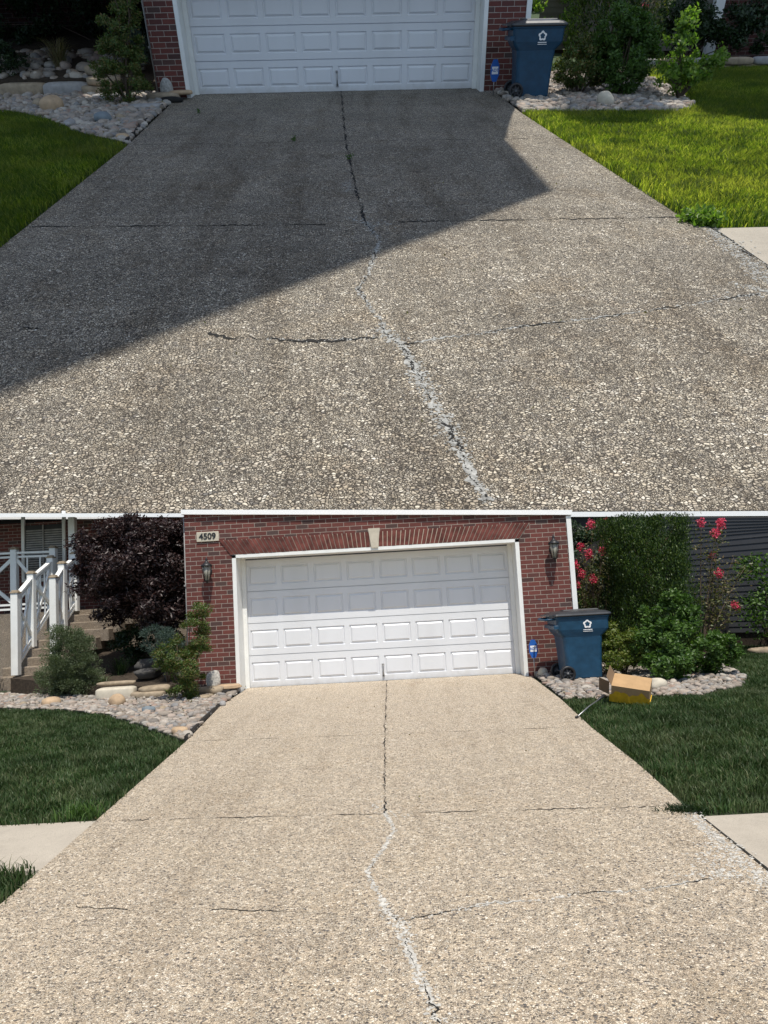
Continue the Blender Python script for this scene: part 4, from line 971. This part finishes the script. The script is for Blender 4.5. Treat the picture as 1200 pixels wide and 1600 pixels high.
P.put('rock_bed', sheet(bedLA, off(-.008)), k['soil'], kind='structure'); P.put('rock_bed', sheet(bedRA, off(-.008)), k['soil'], kind='structure')
rockfield(P, bedLA, 420, .024, .075, 3); rockfield(P, bedRA, 420, .024, .072, 4); litter(A, bedRA, 40, 404); litter(A, bedLA, 20, 405); litter(A, [(-2, -12), (2.8, -12), (2.7, -1), (-2.5, -1)], 1.5, 406, .02)
lawnLA = [(-9, -13.0+.0), (-2.66, -12.25), (-2.66, -8.9), (-2.63, -4.7), (-3.38, -3.9), (-4.2, -2.64), (-4.82, -1.94), (-6.2, -.94), (-9, -.2)]
lawnLA[0] = (-9, -11.8)
lawnRA = [(2.93, -8.6), (2.80, -4.97), (2.74, -2.94), (3.49, -3.05), (4.39, -3.18), (4.92, -3.25), (5.42, -2.7), (5.64, -1.6), (5.84, -.3), (6, 2.2), (11, 2.6), (11, -9.0), (3.05, -8.88)]
visA = lambda q: np.where((np.abs(q[:, 0]-.1) < (q[:, 1]+15.3)*.53), np.clip(1.25-.03*(q[:, 1]+12), .6, 1), 0)
lawn(P, lawnLA, 5500, .085, .008, 71, visA); lawn(P, lawnRA, 6500, .095, .0085, 72, visA)
P.put('weed_clump', leaves_mesh('w', crown_points([(0, 0, .04, .16, .13, .07, 1)], 900, rng(73), .05, 30)[0], .045, rng(73), .5, .4), LF['sunny'], (2.98, -8.78, P.sl*-8.8), label='yellow-green weed clump at the driveway corner of the sunlit lawn, upper lot', cat='weed')
for i, (x, y, s_, lb) in enumerate([(-2.1, -2.2, .022, 'tiny weed in the shaded driveway near the left door jamb, upper lot'), (-.55, -4.72, .018, 'tiny weed on the first cross joint left of the centre joint, upper lot'), (.14, -5.9, .028, 'small weed growing in the centre joint of the shaded driveway, upper lot')]):
    P.put('weed', leaves_mesh('w', crown_points([(0, 0, .02, s_, s_, .03, 1)], 70, rng(80+i), .02, 6)[0], .022, rng(80+i), .4, .5), LF['green'], (x, y, P.sl*y+.012), label=lb, cat='weed')

hA = house(P, .4875, 'red brick house front with shaded white garage door, upper lot', 1.9, 1.9, -3.02, 3.24, 6., full=False)
Mi = A.M.to_3x3().inverted(); sA = (Mi @ sun_dir).normalized()
def cast(gx, gy, yp): t = (yp-gy)/sA.y; return gx+sA.x*t, SLA*gy+sA.z*t
yq = -.42; gp = [cast(*p, yq) for p in ((2.55, -3.03), (2.086, -4.96), (2.047, -7.58), (-1.95, -11.7), (-6.5, -9.2), (-7.5, -6.5))]
xr_ = gp[0][0]; gp = [(xr_, 1.75)]+gp+[(gp[-1][0]-.3, 1.75)]
ub = MB().loft([[(x, yq, z) for x, z in gp], [(x, yq+.5, z) for x, z in gp]])
part(hA, 'gable', ub, k['brick'])
# main house body set back on the left, deep in shade
bw = P.thing('house_wing', 'dark shaded brick wing set back left of the garage, upper lot', 'house')
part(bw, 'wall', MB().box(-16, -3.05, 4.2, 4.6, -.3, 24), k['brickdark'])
part(bw, 'porch_roof', MB().box(-16, -3.05, .6, 4.2, 2.3, 2.5), k['trim'])
so_ = sheet([(-9, .62), (-4.2, .4), (-3.08, .2), (-3.08, 4.2), (-9, 4.2)], lambda x, y: .16+.2*max(0, y), .4)
P.put('raised_bed', so_, k['soil'], kind='structure')
R = rng(91); q = scatter([(-6.5, .6), (-3.6, .5), (-3.4, 2.2), (-6.2, 2.4)], 60, R)
P.put('river_stones', rocks_mesh('river_stones', q, lambda x, y: .13+.2*np.maximum(0, y), .05, .15, R), k['rock'], kind='stuff')
for i, (x, y, z, d, mt, lb, bk_) in enumerate([
    (-5.55, .3, .0, (.42, .15, .13), 'ledge', 'brown squared block at the far left end of the low stone edge, upper lot', .45),
    (-4.78, .28, .0, (.40, .15, .13), 'grey', 'grey squared block in the low stone edge behind the tan boulder, upper lot', .45),
    (-4.15, .1, .03, (.32, .2, .09), 'ledge', 'flat tan ledge stone left of the feathery bush, upper lot', .6),
    (-4.05, .1, .18, (.30, .2, .08), 'ledge', 'tilted tan ledge stone on top of another left of the feathery bush, upper lot', .6),
    (-3.85, -.3, -.02, (.34, .14, .06), 'grey', 'low pale slab at the left foot of the feathery bush, upper lot', .5),
    (-4.2, .6, .3, (.28, .18, .10), 'ledge', 'broad tan rock topping the pile left of the feathery bush, upper lot', .7),
    (-2.86, -.5, .06, (.11, .09, .14), 'patch', 'pale upright rock against the left brick pier, upper lot', .85),
    (-2.9, -.72, .0, (.28, .15, .06), 'ledge', 'brown slab beside the left brick pier, upper lot', .6),
    (-2.62, -.6, .06, (.2, .12, .035), 'tan', 'thin yellow-brown slab at the left door jamb, upper lot', .6),
    (-2.75, -.95, -.03, (.2, .1, .05), 'gap', 'black flat stone low beside the left door jamb, upper lot', .7),
    (-3.0, -1.7, -.03, (.25, .2, .03), 'grey', 'flat grey slab at the driveway edge right of the feathery bush, upper lot', .5),
    (-4.42, -1.75, -.07, (.2, .15, .145), 'tan', 'large rounded tan boulder on the river stones by the left lawn, upper lot', .9),
    (-4.8, -1.2, -.05, (.10, .08, .08), 'ledge', 'small brownish stone left behind the tan boulder, upper lot', .9),
    (-3.35, -2.9, -.11, (.12, .09, .08), 'bluestone', 'blue-grey rounded stone in the left stones, upper lot', .9),
    (-3.15, -2.75, -.11, (.08, .06, .06), 'ledge', 'small brown stone beside the blue-grey one, upper lot', .9),
    (-3.75, -3.15, -.13, (.14, .08, .06), 'grey', 'pale flat stone near the left lawn edge, upper lot', .9),
    (-2.75, -4.3, -.17, (.09, .07, .05), 'tan', 'pale stone at the tip of the left rock bed, upper lot', .9),
    (4.1, -2.4, -.1, (.13, .11, .12), 'cream', 'pale rounded rock at the foot of the dark bush right of the bin, upper lot', .9),
    (4.75, -2.8, -.11, (.10, .08, .06), 'grey', 'grey rounded stone at the lawn edge under the sunlit shrub, upper lot', .9),
    (2.95, -.75, -.03, (.12, .08, .10), 'grey', 'grey rock between the blue sign and the bin wheels, upper lot', .8)]):
    stone(P, 'boulder' if bk_ > .75 else 'ledge_stone', x, y, d, k[mt], lb, 300+i, z=z, rough=.08 if bk_ > .6 else .05, blocky=bk_, rz=None if bk_ > .75 else .1)
edging(P, [(-2.66, -4.5), (-2.76, -2.5), (-2.8, -1.2)], 'dark edging board between stones and the shaded driveway, upper lot', .05, .03)
edging(P, [(-8.5, -.22), (-6.2, -.92), (-4.82, -1.92), (-4.2, -2.62), (-3.38, -3.88), (-2.66, -4.62)], 'thin black edging strip between the shaded left lawn and stones, upper lot', .035)
shrub(P, 'nandina_shrub', 'feathery green bush against the left brick pier, upper lot', 'shrub', (-3.4, -1.15, -.04), [(-.02, 0, .42, .42, .35, .42, 3), (.1, .15, 1.0, .34, .3, .5, 2), (-.05, 0, .75, .3, .3, .3, 1), (.2, .2, 1.5, .35, .3, .4, 1.5)], 17000, .045, LF['nandina'], 133, .1, 100, .35, .34, .3, 12)
shrub(P, 'juniper_shrub', 'blue-green juniper behind the feathery bush left of the garage, upper lot', 'shrub', (-3.65, .7, .2), [(0, 0, .5, .42, .3, .22, 2)], 5000, .055, LF['blue'], 134, .12, 40, .3, .14, .6, 8, dirs=True)
blades_plant(P, 'grass_plant', 'spiky strap-leaved grass clump in the far left shade, upper lot', (-5.1, 1.2, .35), 150, .62, .5, LF['dry'], 137)
shrub(P, 'shrub', 'dark green bush at the far left edge below the spiky grass, upper lot', 'shrub', (-6.1, .9, .2), [(0, 0, .3, .5, .4, .45, 1)], 7000, .05, LF['dark'], 138, .12, 50, .5)
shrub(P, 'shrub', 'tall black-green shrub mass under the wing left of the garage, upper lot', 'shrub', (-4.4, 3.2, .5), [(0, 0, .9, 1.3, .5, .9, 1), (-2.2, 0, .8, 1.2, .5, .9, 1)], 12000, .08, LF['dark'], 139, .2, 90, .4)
trash_bin(P, (3.16, -1.25, -.05), math.radians(-3), 'blue wheeled recycling bin with only its lid in sun, upper lot', .93)
yard_sign(P, (2.63, -.98, -.04), 'small blue security sign on a stake before the shaded right brick pier, upper lot', .2, .36)
arborvitae(P, 'dense dark arborvitae rising right of the shaded bin, upper lot', (4.95, .3, 0), .82, .75, 13.5, 120000, 141, LF['arbor'], size=.055)
shrub(P, 'shrub', 'low dark green bush right of the shaded bin, upper lot', 'shrub', (4.05, -1.1, -.05), [(0, 0, .42, .5, .4, .36, 1)], 9000, .045, LF['nandina'], 142, .09, 80, .5)
shrub(P, 'shrub', 'tall dark leafy bush in the shade before the arborvitae, upper lot', 'shrub', (4.65, -1.35, -.05), [(0, 0, .5, .55, .45, .5, 3), (-.1, 0, .95, .35, .3, .25, 1)], 12000, .06, LF['green'], 143, .11, 100, .5)
shrub(P, 'shrub', 'bright backlit leafy shrub spreading at the right of the dark bushes, upper lot', 'shrub', (5.4, -2.0, -.05), [(-.1, 0, .45, .3, .3, .4, 2.2), (.25, 0, .38, .4, .25, .18, 1.6), (-.05, 0, .9, .13, .12, .3, .7), (.55, 0, .5, .15, .12, .12, .4), (-.2, 0, .85, .12, .1, .2, .3)], 3000, .062, LF['sunny'], 144, .09, 70, .3, .6, .3, 16)
shrub(P, 'hedge', 'sunlit yellow-green foliage seen behind the bin at the brick corner, upper lot', 'hedge', (5.4, 7, 0), [(0, 0, 1.2, 2.6, .8, 1.6, 1)], 16000, .10, LF['sunny'], 145, .25, 120, .5)
myrtle(P, 'small crape myrtle with a few red flowers between the arborvitae and the neighbour, upper lot', (5.75, 1.5, 0), [(.1, 0, 1.15, .4), (.3, 0, 1.2, 0), (.2, 0, .85, .5), (.45, 0, 1.3, 0), (0, 0, 1.4, .5), (.3, 0, 1.6, .4)], 146, lambda x: 9+x*0, LF['bronze'], LF['pink'])
nA = siding(P, 'neighbour_house', 'house with beige lapped siding and dark brick beyond the lawn, upper lot', (5.2, 7.2), (8.55, 4.4), .32, lambda x: 3., .125, k['siding'])
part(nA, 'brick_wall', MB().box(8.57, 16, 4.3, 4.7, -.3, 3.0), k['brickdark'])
part(nA, 'downspout', MB().tube([(8.5, 4.3, .3), (8.5, 4.3, 3)], .055, 8).box(8.42, 8.62, 4.24, 4.42, .25, 3.), k['trim'])
gq = [(7.55, 3.0), (7.55, 27), (9.0, 31), (18, 31), (18, 3.0)]
part(nA, 'upper_storey', MB().loft([[(x, 4.72, z) for x, z in gq], [(x, 5.2, z) for x, z in gq]]), k['brickdark'])
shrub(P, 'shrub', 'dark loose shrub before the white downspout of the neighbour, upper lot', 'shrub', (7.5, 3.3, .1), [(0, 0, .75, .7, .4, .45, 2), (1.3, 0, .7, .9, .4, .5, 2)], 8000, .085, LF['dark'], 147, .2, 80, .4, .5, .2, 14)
for i in range(7):
    x = 6.25+i*.66; stone(P, 'ledge_stone', x, 2.3-.02*i, (.33, .14, .075), k['ledge' if i % 2 else 'grey'], 'flat edging stone %s from left in the row before the neighbour, upper lot' % ('first second third fourth fifth sixth seventh'.split()[i]), 400+i, z=.17, cat='stone', rz=.03*(i % 3), rough=.05, blocky=.5, group='stones edging the neighbour bed')
    stone(P, 'ledge_stone', x+.3, 2.33-.02*i, (.33, .14, .10), k['ledge'], 'lower course block %s from left under the flat edging stones, upper lot' % ('first second third fourth fifth sixth seventh'.split()[i]), 420+i, z=.0, cat='stone', rz=.03*(i % 2), rough=.05, blocky=.45, group='lower course blocks edging the neighbour bed')
shrub(P, 'tree_line', 'far dark green tree line beyond the upper lot', 'trees', (0, 30, 0), [(-12, 0, 3, 10, 2, 5, 1), (3, 0, 3, 10, 2, 5, 1), (16, 0, 3, 10, 2, 5, 1)], 20000, .5, LF['dark'], 150, 1.0, 160, .5)
